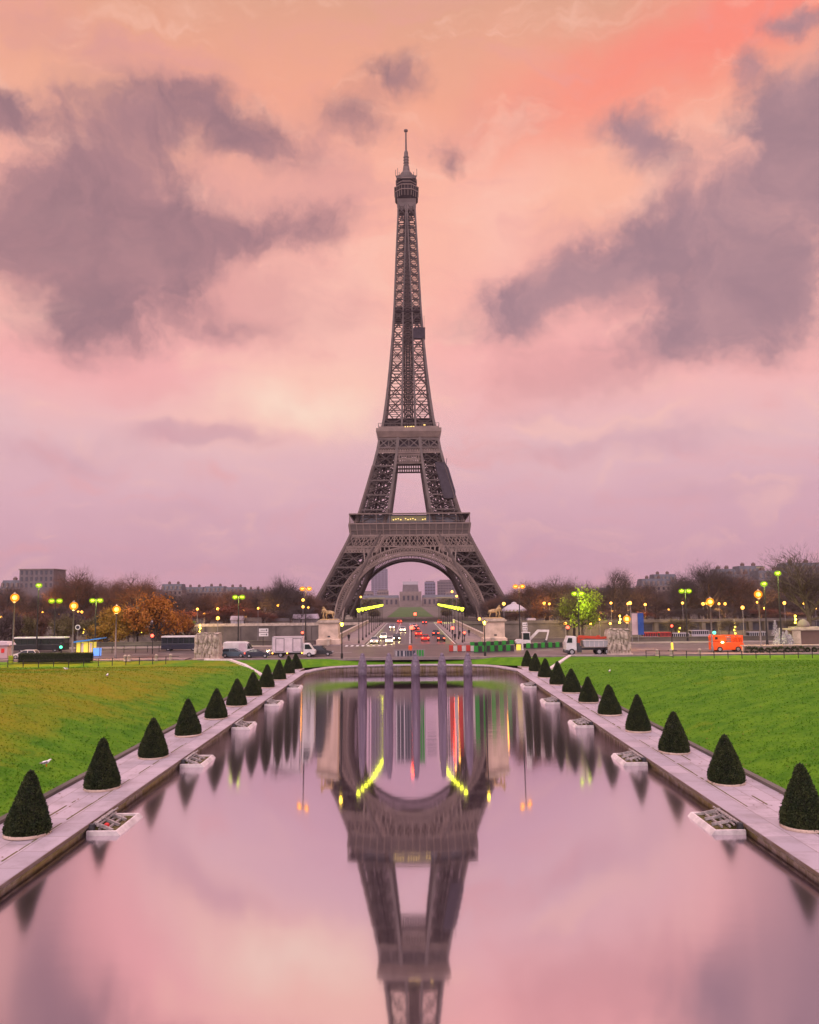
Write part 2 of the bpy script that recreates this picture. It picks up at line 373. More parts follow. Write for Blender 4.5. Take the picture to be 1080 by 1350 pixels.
# ------------------------------------------------------------------ mesh helpers
class MB:
    def __init__(s): s.v, s.f = [], []
    def add(s, vs, fs):
        o = len(s.v); s.v.extend([tuple(x) for x in vs]); s.f.extend([tuple(i+o for i in f) for f in fs]); return s
    def box(s, cx, cy, cz, sx, sy, sz, rz=0.0, top=(1, 1)):
        c, n = math.cos(rz), math.sin(rz); vs = []
        for z, k in ((-.5, (1, 1)), (.5, top)):
            for x, y in ((-.5, -.5), (.5, -.5), (.5, .5), (-.5, .5)):
                X, Y = x*sx*k[0], y*sy*k[1]
                vs.append((cx+X*c-Y*n, cy+X*n+Y*c, cz+z*sz))
        return s.add(vs, [(3, 2, 1, 0), (4, 5, 6, 7), (0, 1, 5, 4), (1, 2, 6, 5), (2, 3, 7, 6), (3, 0, 4, 7)])
    def beam(s, a, b, w, h=None, w2=None):
        a, b = Vector(a), Vector(b); d = (b-a)
        if d.length < 1e-6: return s
        d.normalize(); up = Vector((0, 0, 1)) if abs(d.z) < .95 else Vector((0, 1, 0))
        x = d.cross(up).normalized(); y = x.cross(d); h = h or w; k = (w2/w if w2 else 1)
        vs = []
        for p, q in ((a, 1), (b, k)):
            for i, j in ((-.5, -.5), (.5, -.5), (.5, .5), (-.5, .5)): vs.append(p+x*(i*w*q)+y*(j*h*q))
        return s.add(vs, [(3, 2, 1, 0), (4, 5, 6, 7), (0, 1, 5, 4), (1, 2, 6, 5), (2, 3, 7, 6), (3, 0, 4, 7)])
    def tube(s, a, b, r0, r1=None, n=8, caps=True):
        a, b = Vector(a), Vector(b); d = (b-a).normalized(); r1 = r0 if r1 is None else r1
        up = Vector((0, 0, 1)) if abs(d.z) < .95 else Vector((0, 1, 0))
        x = d.cross(up).normalized(); y = x.cross(d); vs = []
        for p, r in ((a, r0), (b, r1)):
            for i in range(n):
                t = 2*PI*i/n; vs.append(p+x*(r*math.cos(t))+y*(r*math.sin(t)))
        fs = [(i, (i+1) % n, n+(i+1) % n, n+i) for i in range(n)]
        if caps: fs += [tuple(range(n-1, -1, -1)), tuple(range(n, 2*n))]
        return s.add(vs, fs)
    def lathe(s, prof, n=16, c=(0, 0, 0)):
        vs, fs = [], []
        for r, z in prof:
            for i in range(n):
                t = 2*PI*i/n; vs.append((c[0]+r*math.cos(t), c[1]+r*math.sin(t), c[2]+z))
        for k in range(len(prof)-1):
            for i in range(n): fs.append((k*n+i, k*n+(i+1) % n, (k+1)*n+(i+1) % n, (k+1)*n+i))
        fs += [tuple(range(n-1, -1, -1)), tuple(range((len(prof)-1)*n, len(prof)*n))]
        return s.add(vs, fs)
    def ball(s, c, r, n=12, m=8, sz=1.0):
        return s.lathe([(max(.001, r*math.sin(PI*k/m)), -r*sz*math.cos(PI*k/m)) for k in range(m+1)], n, c)
    def prism(s, poly, y0, y1, k=1.0, axis='y'):
        """polygon of (x,z) extruded along y"""
        n = len(poly); vs = [(x, y0, z) for x, z in poly]+[(x, y1, z) for x, z in poly]
        fs = [tuple(range(n-1, -1, -1)), tuple(range(n, 2*n))]+[(i, (i+1) % n, n+(i+1) % n, n+i) for i in range(n)]
        return s.add(vs, fs)
    def slab(s, poly, z0, z1):
        n = len(poly); vs = [(x, y, z0) for x, y in poly]+[(x, y, z1) for x, y in poly]
        fs = [tuple(range(n-1, -1, -1)), tuple(range(n, 2*n))]+[(i, (i+1) % n, n+(i+1) % n, n+i) for i in range(n)]
        return s.add(vs, fs)
    def quad(s, a, b, c, d): return s.add([a, b, c, d], [(0, 1, 2, 3)])
    def rot4(s, k):
        o = MB(); c, n = [(1, 0), (0, 1), (-1, 0), (0, -1)][k]
        o.v = [(x*c-y*n, x*n+y*c, z) for x, y, z in s.v]; o.f = list(s.f); return o
    def build(s, name, m, parent=None, loc=(0, 0, 0), rz=0.0, smooth=False, bevel=0.0):
        me = bpy.data.meshes.new(name); me.from_pydata(s.v, [], s.f); me.materials.append(m)
        if smooth: me.polygons.foreach_set('use_smooth', [True]*len(me.polygons))
        o = bpy.data.objects.new(name, me); COL.objects.link(o)
        o.location = loc; o.rotation_euler = (0, 0, rz)
        if parent: o.parent = parent
        if bevel:
            b = o.modifiers.new('edge', 'BEVEL'); b.width = bevel; b.segments = 2; b.limit_method = 'ANGLE'
        return o
def tag(o, label, cat, group=None):
    o['label'] = label; o['category'] = cat
    if group: o['group'] = group
    return o
def thing(name, label, cat, loc=(0, 0, 0), rz=0.0, group=None):
    o = bpy.data.objects.new(name, None); COL.objects.link(o); o.empty_display_size = .3
    o.location = loc; o.rotation_euler = (0, 0, rz); return tag(o, label, cat, group)
def struct(mb, name, m, smooth=False, kind='structure'):
    o = mb.build(name, m, smooth=smooth); o['kind'] = kind; return o
def dup(o, loc=None, rz=None, label=None, parent=None, scale=None):
    c = o.copy(); COL.objects.link(c)
    if parent is not None: c.parent = parent
    if loc is not None: c.location = loc
    if rz is not None: c.rotation_euler = (0, 0, rz)
    if scale is not None: c.scale = scale
    if label: c['label'] = label
    for ch in o.children: dup(ch, parent=c)
    return c
ORD = 'first second third fourth fifth sixth seventh eighth ninth tenth eleventh twelfth thirteenth fourteenth fifteenth sixteenth seventeenth eighteenth nineteenth twentieth'.split()
def nth(i):
    if i < 20: return ORD[i]
    t = {2: 'twenty', 3: 'thirty', 4: 'forty', 5: 'fifty'}[(i+1)//10]; u = (i+1) % 10
    return t+'-'+ORD[u-1] if u else {2: 'twentieth', 3: 'thirtieth', 4: 'fortieth', 5: 'fiftieth'}[(i+1)//10]
LANDMARKS = [(-999, 'far left edge'), (16, 'hedge end globe lamp'), (95, 'lamp over the hedge'), (152, 'pale globe lamp'), (207, 'orange autumn tree'), (272, 'left carved stone'), (314, 'van side mast lamp'), (386, 'lilac marquee'),
             (430, 'left bridge pedestal'), (500, 'left bridge lamp row'), (585, 'right bridge lamp row'), (653, 'right bridge pedestal'), (690, 'twin orange mast lamp'), (764, 'green lit tree'), (818, 'right carved stone'), (846, 'blue banner'), (906, 'boat side mast lamp'), (963, 'orange works vehicle'), (1012, 'white trees mast lamp'), (1048, 'gate building dome')]
seen_rel = {}
def rel(kind, px):
    lm = [n for x, n in LANDMARKS if x <= px][-1]; k = seen_rel.get((kind, lm), 0); seen_rel[(kind, lm)] = k+1
    return ('just right of the ' if k == 0 else nth(k)+' right of the ')+lm
def lerp_tab(tab, z):
    if z <= tab[0][0]: return tab[0][1]
    for (a, p), (b, q) in zip(tab, tab[1:]):
        if z <= b: return p+(q-p)*(z-a)/(b-a)
    return tab[-1][1]
def point_light(parent, loc, col, power, rad=.3):
    l = bpy.data.lights.new('lamp_light', 'POINT'); l.energy = power; l.color = col; l.shadow_soft_size = rad
    o = bpy.data.objects.new('lamp_light', l); COL.objects.link(o); o.location = loc; o.parent = parent; o.visible_glossy = False   # the bulb mesh is what mirrors

# ------------------------------------------------------------------ setting: ground, pool, lawns, roads, river
ZW, ZC, ZR = 2.34, 2.8, 3.7
def inner(x):                         # far end of the pool, water side of the coping
    a = abs(x)
    return 128.6-2.4*(a/11)**2 if a < 11 else 126.2-9.5*((a-11)/4.0)**1.6
def outer(x):                         # back edge of the coping / walkway end
    a = abs(x)
    return 130.1-2.3*(a/12.1)**2 if a < 12.1 else (127.8-(a-12.1)/4.4*3.4 if a < 16.5 else 124.4)
mb = MB(); mb.quad((-15.5, -40, ZW), (15.5, -40, ZW), (15.5, 130, ZW), (-15.5, 130, ZW))
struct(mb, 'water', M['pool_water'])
mb = MB(); mb.quad((-2500, -60, .6), (2500, -60, .6), (2500, 171, .6), (-2500, 171, .6)); struct(mb, 'ground', M['earth'])
# coping (stone edge ring) built as a strip of profile along the pool outline
path = [(-15.0, -40)]+[(-15.0, y) for y in range(-30, 117, 6)]+[(x, inner(x)) for x in [-15, -14.6, -14, -13.2, -12.2, -11, -9, -6, -3, 0, 3, 6, 9, 11, 12.2, 13.2, 14, 14.6, 15]]+[(15.0, y) for y in range(114, -31, -6)]+[(15.0, -40)]
def strip(path, prof, name, m, smooth=False):
    """sweep (offset outward, z) profile along the pool outline"""
    b = MB(); n = len(path); k = len(prof)
    for i, (x, y) in enumerate(path):
        p0 = path[max(0, i-1)]; p1 = path[min(n-1, i+1)]
        tx, ty = p1[0]-p0[0], p1[1]-p0[1]; l = math.hypot(tx, ty) or 1
        nx, ny = -ty/l, tx/l
        for o, z in prof: b.v.append((x+nx*o, y+ny*o, z))
    for i in range(n-1):
        for j in range(k-1): b.f.append((i*k+j, i*k+j+1, (i+1)*k+j+1, (i+1)*k+j))
    return struct(b, name, m, smooth)
strip(path, [(.22, ZW-1.2), (.22, 2.50), (.10, 2.50), (.10, 2.545), (.16, 2.57), (.16, 2.66)], 'pool_wall', M['wall'])
strip(path, [(.16, 2.64), (-.02, 2.64), (-.05, 2.68), (-.05, 2.80), (-.02, 2.84), (1.22, 2.84), (1.25, 2.80), (1.25, 2.70)], 'pool_coping', M['slab'])
for s, nm in ((-1, 'walkway'), (1, 'walkway')):
    b = MB(); b.slab([(s*16.1, -40), (s*19.1, -40), (s*19.1, 124.6), (s*16.1, 124.6)] if s > 0 else [(-19.1, -40), (-16.1, -40), (-16.1, 124.6), (-19.1, 124.6)], ZC-.3, ZC)
    struct(b, 'walkway', M['slab'])
    b = MB(); b.box(s*19.3, 42, ZC-.02, .36, 164, .36); struct(b, 'kerb', M['quay'])
    b = MB()                                                   # moss in the joint behind the coping
    y = 2.0
    while y < 122:
        l = rnd.uniform(.4, 3.5); w = rnd.uniform(.05, .16)
        if rnd.random() < .8: b.box(s*(16.28+rnd.uniform(-.02, .02)), y+l/2, ZC+.008, w, l, .035)
        if rnd.random() < .35: b.box(s*(17.45+rnd.uniform(-.03, .03)), y+l/2, ZC+.006, w*.6, l*.7, .02)
        y += l+rnd.uniform(0, .8)
    struct(b, 'moss', M['soil'], kind='stuff')
def hill(x, y):
    a = abs(x)
    sm = lambda t: max(0, min(1, t))**2*(3-2*max(0, min(1, t)))
    h = 2.86+.27*max(0, a-19.4)
    cap = 13.0-.0785*y-max(0, 117-y)*.013-.05
    h = cap-math.log(1+math.exp(min(40, (cap-h)*1.6)))/1.6+.0 if a > 19.4 else h
    h = 2.86+(h-2.86)*sm((a-19.35)/2.5)
    if a < 19.5:
        h = 2.82+.85*sm((y-outer(x))/4.2)
    f = sm((y-121)/9.5)
    if a >= 19.4: h = h*(1-f)+(3.62)*f if a > 21 else h*(1-f)+(2.9+.72*f)*f
    return h+(.07*math.sin(x*.31+y*.17)*math.sin(y*.13-x*.2)+.03*math.sin(x*1.1+y*.6)*math.sin(y*.8-x*.5))*(1 if a > 21 else .15)
for s in (-1, 1):
    b = MB(); xs = [19.4, 19.8, 20.4, 21.2, 22.2]+[23.4+1.3*i for i in range(28)]+[62, 70, 82, 100, 130, 180]; ys = [-40, -20, 0, 10]+[20+1.6*i for i in range(70)]
    ys = [y for y in ys if y < 131]+[131.6]
    for x in xs:
        for y in ys: b.v.append((s*x, y, hill(s*x, y)))
    m_ = len(ys)
    for i in range(len(xs)-1):
        for j in range(m_-1):
            q = (i*m_+j, (i+1)*m_+j, (i+1)*m_+j+1, i*m_+j+1); b.f.append(q if s > 0 else q[::-1])
    struct(b, 'lawn', M['lawn'], True)
b = MB(); xs = [-19.4+38.8*i/60 for i in range(61)]
for x in xs:
    for j in range(8):
        y = outer(x)-.15+(131.6-outer(x)+.15)*j/7; b.v.append((x, y, hill(x, y) if j else 2.815))
for i in range(60):
    for j in range(7): b.f.append((i*8+j, (i+1)*8+j, (i+1)*8+j+1, i*8+j+1))
struct(b, 'lawn', M['lawn'], True)
# blades standing in the turf of both banks
b = MB(); rg = random.Random(3)
for _ in range(38000):
    s = rg.choice((-1, 1)); y = 26+ (rg.random()**1.5)*95; x = s*(19.6+rg.random()*max(6, (y*.53-17)))
    z = hill(x, y)-.01; h = rg.uniform(.04, .10)*(1+y/200); w = rg.uniform(.02, .05)*(1+y/90); t = rg.random()*PI
    lx, ly = rg.gauss(0, .04), rg.gauss(0, .04)
    b.add([(x-w*math.cos(t), y-w*math.sin(t), z), (x+w*math.cos(t), y+w*math.sin(t), z), (x+lx, y+ly, z+h)], [(0, 1, 2)])
struct(b, 'grass', M['lawn'], kind='stuff')
b = MB(); rg = random.Random(9)                                  # a few fallen leaves on the lawns and the walkways
for _ in range(1500):
    s = rg.choice((-1, 1)); y = 24+(rg.random()**1.4)*95; k = rg.random()
    x = s*(rg.uniform(16.4, 19.1) if k < .3 else 19.6+rg.random()**1.6*25); z = (ZC+.012) if k < .3 else hill(x, y)+.06
    a = rg.uniform(0, 6.28); l = rg.uniform(.04, .09); tz = rg.uniform(-.02, .03)
    b.add([(x-l*math.cos(a), y-l*math.sin(a), z), (x+l*.5*math.sin(a), y-l*.5*math.cos(a), z+tz), (x+l*math.cos(a), y+l*math.sin(a), z+.01), (x-l*.5*math.sin(a), y+l*.5*math.cos(a), z)], [(0, 1, 2, 3)])
struct(b, 'fallen_leaves', M['leaf_rust'], kind='stuff')
# stone edgings that climb from the walkway ends to the road
for s, pts in ((-1, [(346, 886), (322, 876), (303, 872), (270, 872)]), (1, [(722, 879), (737, 872), (752, 867), (800, 866.5)])):
    q = [ground(px, py, 3.45) for px, py in pts]; b = MB()
    for p, r_ in zip(q, q[1:]): b.beam((p.x, p.y, hill(p.x, p.y)+.02), (r_.x, r_.y, hill(r_.x, r_.y)+.02), .55, .45)
    struct(b, 'path_edging', M['concrete'])
# embankment road, its pavements and the river
b = MB(); b.quad((-420, 131.2, ZR), (420, 131.2, ZR), (420, 169.6, ZR), (-420, 169.6, ZR)); struct(b, 'road', M['asphalt'])
for s in (-1, 1):
    b = MB(); b.slab([(s*36, 130.9), (s*300, 130.9), (s*300, 134.6), (s*36, 134.6)][::s], ZR-.3, ZR+.13); struct(b, 'pavement', M['pave'])
    b = MB(); b.slab([(s*18.4, 163), (s*420, 163), (s*420, 169.6), (s*18.4, 169.6)][::s], ZR-.3, ZR+.14); struct(b, 'pavement', M['pave'])
b = MB(); b.slab([(-34, 130.9), (36, 130.9), (36, 132.0), (-34, 132.0)], ZR-.3, ZR+.12); struct(b, 'kerb', M['pave'])
b = MB(); b.quad((-1500, 169, -3), (1500, 169, -3), (1500, 326, -3), (-1500, 326, -3)); struct(b, 'river', M['river_water'])
b = MB()
gy = [(325, 3.2), (348, 3.2), (400, 0), (9000, 0)]
for (y0, z0), (y1, z1) in zip(gy, gy[1:]): b.quad((-5000, y0, z0), (5000, y0, z0), (5000, y1, z1), (-5000, y1, z1))
struct(b, 'far_ground', M['earth'])
b = MB(); b.quad((-17, 600, .04), (17, 600, .04), (17.5, 1330, .04), (-17.5, 1330, .04)); struct(b, 'far_lawn', M['lawn_far'])
for s in (-1, 1):
    b = MB(); b.slab([(s*17.2, 590), (s*26, 590), (s*24, 1340), (s*17.8, 1340)][::s], .0, .06); struct(b, 'path', M['quay'])
b = MB(); b.quad((-60, 326, 3.24), (60, 326, 3.24), (60, 346, 3.24), (-60, 346, 3.24)); struct(b, 'far_road', M['asphalt'])
# road markings on the plaza
b = MB()
for i in range(8): b.box(-9+i*1.1-4, 166.3, ZR+.006, .55, 3.2, .006)
for i in range(9): b.box(-60+i*6.0, 146, ZR+.006, 3.0, .16, .006)
for i in range(9): b.box(12+i*6.0, 147, ZR+.006, 3.0, .16, .006)
struct(b, 'road_marking', M['paint_white'])

# ------------------------------------------------------------------ the iron tower
WT = [(0, 58.8), (15.9, 50.8), (37.8, 40.2), (50.1, 34.6), (63.7, 29.8), (90.6, 22.4), (102, 19.7), (111.8, 18.0), (120.9, 15.75), (140.8, 13.2), (159.3, 11.4), (178, 9.85),
      (196.9, 8.6), (229.7, 7.2), (249, 6.3), (262.7, 5.7), (272, 5.4)]
BT = [(0, 17.5), (16, 17), (38, 16.5), (50, 17), (63.7, 16.8), (102, 12.1), (112, 11)]
W = lambda z: lerp_tab(WT, z)
B = lambda z: lerp_tab(BT, z)
tower = thing('iron_lattice_tower', 'tall brown wrought iron lattice tower with two platforms, standing beyond the bridge', 'tower', (0, 510, 0))
def corner(z, i, j): return Vector((W(z)-i*B(z), W(z)-j*B(z), z))     # i,j in 0/1: 0 outer, 1 inner
def interp(a, b, t): return a+(b-a)*t
def xpanel(mb, a, b, c, d, w, h=True, sub=True):
    """lattice panel with corners a,b (bottom) c,d (top): a-c and b-d are its sides"""
    mb.beam(a, d, w); mb.beam(b, c, w)
    if h: mb.beam(c, d, w*1.25)
    if sub:
        m0, m1, ml, mr = (a+b)/2, (c+d)/2, (a+c)/2, (b+d)/2
        mb.beam(m0, ml, w*.6); mb.beam(m0, mr, w*.6); mb.beam(m1, ml, w*.6); mb.beam(m1, mr, w*.6); mb.beam(ml, mr, w*.8)
def leg_levels(z0, z1, n): return [z0+(z1-z0)*k/n for k in range(n+1)]
rims, lats, core = MB(), MB(), MB()
for z0, z1, n, rw in ((0, 42, 4, 1.9), (42, 57, 2, 1.8), (57, 103, 5, 1.55), (103, 118, 2, 1.4)):
    lv = leg_levels(z0, z1, n)
    for a, b in zip(lv, lv[1:]):
        for i, j, k_, l_ in ((0, 0, 1, 0), (1, 0, 1, 1), (1, 1, 0, 1), (0, 1, 0, 0)): rims.beam(corner(b, i, j), corner(b, k_, l_), rw*.5)
        for i in (0, 1):
            for j in (0, 1):
                rims.beam(corner(a, i, j), corner(b, i, j), rw)
        for (i, j), (k, l) in (((0, 0), (1, 0)), ((0, 0), (0, 1)), ((1, 1), (1, 0)), ((1, 1), (0, 1))):
            xpanel(lats, corner(a, i, j), corner(a, k, l), corner(b, i, j), corner(b, k, l), .62 if z0 < 50 else .5, sub=(i, j) == (0, 0))
        # bracing inside the pillar and the lift track that climbs it
        core.beam(corner(a, 0, 0), corner(b, 1, 1), .5); core.beam(corner(a, 1, 1), corner(b, 0, 0), .5)
        core.beam(corner(b, 0, 0), corner(b, 1, 1), .5); core.beam(corner(b, 1, 0), corner(b, 0, 1), .5)
        for u, v in ((.38, .5), (.62, .5)):
            p = lambda z: interp(interp(corner(z, 0, 0), corner(z, 1, 0), u), interp(corner(z, 0, 1), corner(z, 1, 1), u), v)
            core.beam(p(a), p(b), .7)
        q = lambda z, k: interp(corner(z, 0, 0), corner(z, 1, 1), k)
        core.beam(q(a, .5), q(b, .5), 1.6, .5)
shoes = []
for i in (0, 1):
    for j in (0, 1):
        c = corner(-1, i, j); shoes.append(MB().box(c.x, c.y, .8, 5.5, 5.5, 3.8, top=(.7, .7)))
for k in range(4):
    l_ = rims.rot4(k).build('leg', M['iron'], tower)
    lats.rot4(k).build('lattice', M['iron_mid'], l_); core.rot4(k).build('inner_bracing', M['iron_shaded'], l_)
    for sh in shoes: sh.rot4(k).build('footing', M['stone'], l_)
# faces below the first platform: lattice bands and the big arch, one per side
def fpt(x, z, off=0.0): return Vector((x, -(W(z)+off), z))
arch, band, span, soff, gird = MB(), MB(), MB(), MB(), MB()
AZc, RI, RO = 1.0, 37.6, 42.3
def arcp(t, r, dy=0.0):
    z = AZc+r*math.sin(t)*1.0; x = r*math.cos(t)
    return Vector((x, -(W(max(0, z))+.3)+dy, z))
na = 56
for i in range(na):
    t0, t1 = PI*i/na, PI*(i+1)/na
    for r, w in ((RI, .9), (RO-.2, .9), (RI+1.3, .35)):
        arch.beam(arcp(t0, r), arcp(t1, r), w, 1.0)
    arch.beam(arcp(t0, RI), arcp(t0, RO), .34)
    arch.beam(arcp(t0, RI+1.4), arcp(t1, RO-.6), .24); arch.beam(arcp(t1, RI+1.4), arcp(t0, RO-.6), .24)
    arch.beam(arcp((t0+t1)/2, RI+.2), arcp((t0+t1)/2, RO-.3), .3)
    # soffit going back into the tower
    arch, keep_arch = soff, arch
    for dy in (3.6, 7.2):
        arch.beam(arcp(t0, RI, dy), arcp(t1, RI, dy), .8, .8)
    arch.beam(arcp(t0, RI), arcp(t1, RI, 7.2), .45); arch.beam(arcp(t1, RI), arcp(t0, RI, 7.2), .45); arch.beam(arcp(t0, RI), arcp(t0, RI, 7.2), .6)
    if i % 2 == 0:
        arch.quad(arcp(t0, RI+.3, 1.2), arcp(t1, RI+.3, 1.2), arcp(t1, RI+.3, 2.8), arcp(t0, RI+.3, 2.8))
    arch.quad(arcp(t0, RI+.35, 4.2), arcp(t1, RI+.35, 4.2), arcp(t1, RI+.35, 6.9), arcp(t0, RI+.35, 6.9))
    arch = keep_arch
def hband(mb, z0, z1, n, w, x0=-1.0, x1=1.0, verts=True, off=.4, chord=.7, vw=None, circ=False):
    """crossed lattice band over the full width of a face between heights z0 and z1"""
    for z in (z0, z1): mb.beam(fpt(x0*W(z), z, off), fpt(x1*W(z), z, off), chord)
    for k in range(n):
        a, b = x0+(x1-x0)*k/n, x0+(x1-x0)*(k+1)/n
        p, q, r_, s_ = fpt(a*W(z0), z0, off), fpt(b*W(z0), z0, off), fpt(a*W(z1), z1, off), fpt(b*W(z1), z1, off)
        mb.beam(p, s_, w); mb.beam(q, r_, w)
        if verts: mb.beam(p, r_, vw or w*1.1)
        if circ:
            m0, m1, ml, mr = (p+q)/2, (r_+s_)/2, (p+r_)/2, (q+s_)/2
            for u, v in ((m0, ml), (ml, m1), (m1, mr), (mr, m0)): mb.beam(u, v, w*.8)
    if verts: mb.beam(fpt(x1*W(z0), z0, off), fpt(x1*W(z1), z1, off), vw or w*1.1)
hband(band, 43.6, 50.2, 16, .38, circ=True, chord=.85)
hband(band, 40.4, 43.4, 12, .30, -1, -.47, chord=.6); hband(band, 40.4, 43.4, 12, .30, .47, 1, chord=.6)
hband(band, 41.9, 43.4, 24, .28, -1, -.47, chord=.3, verts=False); hband(band, 41.9, 43.4, 24, .28, .47, 1, chord=.3, verts=False)
# second, inner plane of the same girder
for k in range(20):
    x0, x1 = -34+3.4*k, -30.6+3.4*k
    gird.beam((x0, -W(43.6)+5, 43.6), (x1, -W(50)+5, 50), .5); gird.beam((x1, -W(43.6)+5, 43.6), (x0, -W(50)+5, 50), .5)
gird.add([(-33, -W(43)+5.6, 43.2), (33, -W(43)+5.6, 43.2), (29, -W(50)+5.6, 50.3), (-29, -W(50)+5.6, 50.3)], [(0, 1, 2, 3)])  # added dark sheet, stands for the shade behind the band
for sx in (-1, 1):                                             # inner edge of the pillars carried up through the band
    band.beam(fpt(sx*.50*W(40), 40, .5), fpt(sx*.42*W(50), 50, .5), 1.3)
for sx in (-1, 1):                                             # spandrel fan of round-headed openings beside the arch crown
    for t in (52, 55.6, 59.2, 62.8, 66.4, 70, 73.6):
        t_ = R(t); p = arcp(t_, RO); hgt = (43.6-p.z)
        q = Vector((sx*(p.x+hgt*.10), -(W(43.4)+.4), 43.4)); p = Vector((sx*p.x, p.y, p.z))
        if hgt > .7:
            span.beam(p, q, .65, .5)
            t2 = R(t+3.6); p2 = arcp(t2, RO); h2 = 43.6-p2.z
            top = interp(p, q, .80); top2 = interp(Vector((sx*p2.x, p2.y, p2.z)), Vector((sx*(p2.x+h2*.10), -(W(43.4)+.4), 43.4)), .80)
            for u in range(6):
                a0, a1 = PI*u/6, PI*(u+1)/6
                m_ = (top+top2)/2; rx = (top2-top)/2
                up = Vector((0, 0, min(1.4, hgt*.25)))
                span.beam(m_-rx*math.cos(a0)+up*math.sin(a0), m_-rx*math.cos(a1)+up*math.sin(a1), .55, .5)
for k in range(4):
    a_ = arch.rot4(k).build('arch', M['iron_lit'], tower)
    for sd in (-1, 1):
        h_ = MB(); remap = {}
        for i_, v_ in enumerate(span.v):
            if v_[0]*sd > 0: remap[i_] = len(h_.v); h_.v.append(v_)
        h_.f = [tuple(remap[i_] for i_ in f_) for f_ in span.f if all(i_ in remap for i_ in f_)]
        h_.rot4(k).build('spandrel', M['iron_lit'], a_); soff.rot4(k).build('soffit', M['iron_shaded'], a_); gird.rot4(k).build('inner_girder', M['iron_shaded'], tower)
    band.rot4(k).build('lattice_band', M['iron_lit'], tower)
# first platform
p1 = MB(); H1 = 35.4
for (x0, x1, y0, y1) in ((-34, 34, -34, -14), (-34, 34, 14, 34), (-34, -14, -14, 14), (14, 34, -14, 14)):
    p1.box((x0+x1)/2, (y0+y1)/2, 56.6, x1-x0, y1-y0, .9)
    p1.box((x0+x1)/2, (y0+y1)/2, 50.6, (x1-x0)*.96, (y1-y0)*.9, .5)
plat = p1.build('first_platform', M['iron_shaded'], tower)
fr, pil, gal, roof = MB(), MB(), MB(), MB()
for k in range(4):
    f, p_, q_ = MB(), MB(), MB()
    f.add([(-H1+.9, -H1+.9, 50.3), (H1-.9, -H1+.9, 50.3), (H1, -H1, 56.6), (-H1, -H1, 56.6)], [(0, 1, 2, 3)])
    f.add([(-H1, -H1, 56.62), (H1, -H1, 56.62), (H1, -H1, 57.5), (-H1, -H1, 57.5)], [(0, 1, 2, 3)])
    p_.beam((-H1-.2, -H1-.25, 57.3), (H1+.2, -H1-.25, 57.3), .6, .8); p_.beam((-H1+.5, -H1+.55, 50.5), (H1-.5, -H1+.55, 50.5), .6, .7)
    p_.beam((-H1+.3, -H1+.1, 53.6), (H1-.3, -H1+.1, 53.6), .3, .3)
    for i in range(19):
        x = -H1+.2+(2*H1-.4)*i/18; p_.beam((x*.978, -H1+.55, 50.4), (x, -H1-.35, 57.0), .5, .8)
    for i in range(10):
        x = -H1+.2+(2*H1-.4)*i/9; q_.beam((x, -H1, 57.5), (x, -H1, 62.9), .32)
    q_.beam((-H1, -H1, 63.1), (H1, -H1, 63.1), .7, .6); q_.beam((-H1, -H1, 58.8), (H1, -H1, 58.8), .15, .15)
    for mb_, o in ((f, fr), (p_, pil), (q_, gal)):
        t_ = mb_.rot4(k); o.add(t_.v, t_.f)
fz = fr.build('frieze', M['iron'], plat); pil.build('pilaster', M['iron_lit'], fz) ; gal.build('gallery_rail', M['iron_lit'], plat)
for (x0, x1, y0, y1) in ((-H1, H1, -H1, -H1+5.2), (-H1, H1, H1-5.2, H1), (-H1, -H1+5.2, -H1+5.2, H1-5.2), (H1-5.2, H1, -H1+5.2, H1-5.2)):
    roof.box((x0+x1)/2, (y0+y1)/2, 63.35, x1-x0, y1-y0, .3)
roof.build('gallery_roof', M['iron_shaded'], plat)
pv = MB()
for k in range(4):
    q = MB(); q.box(0, -27.2, 60.0, 54, 5, 5.9); t_ = q.rot4(k); pv.add(t_.v, t_.f)
pv.build('pavilion', M['glass_dark'], plat, bevel=.05)
wl = MB(); wl.box(-.5, -29.9, 60.6, 21, .3, 3.2); wl.build('lit_window', M['sign_lit'], plat)
for i in range(14):
    if i in (4, 10, 11): continue
    bl = MB(); bl.box(-9.6+i*1.45, -30.12, 60.0+(i % 3)*.3, .7, .12, .55); bl.build('lamp', M['yellow_bulb'], plat)
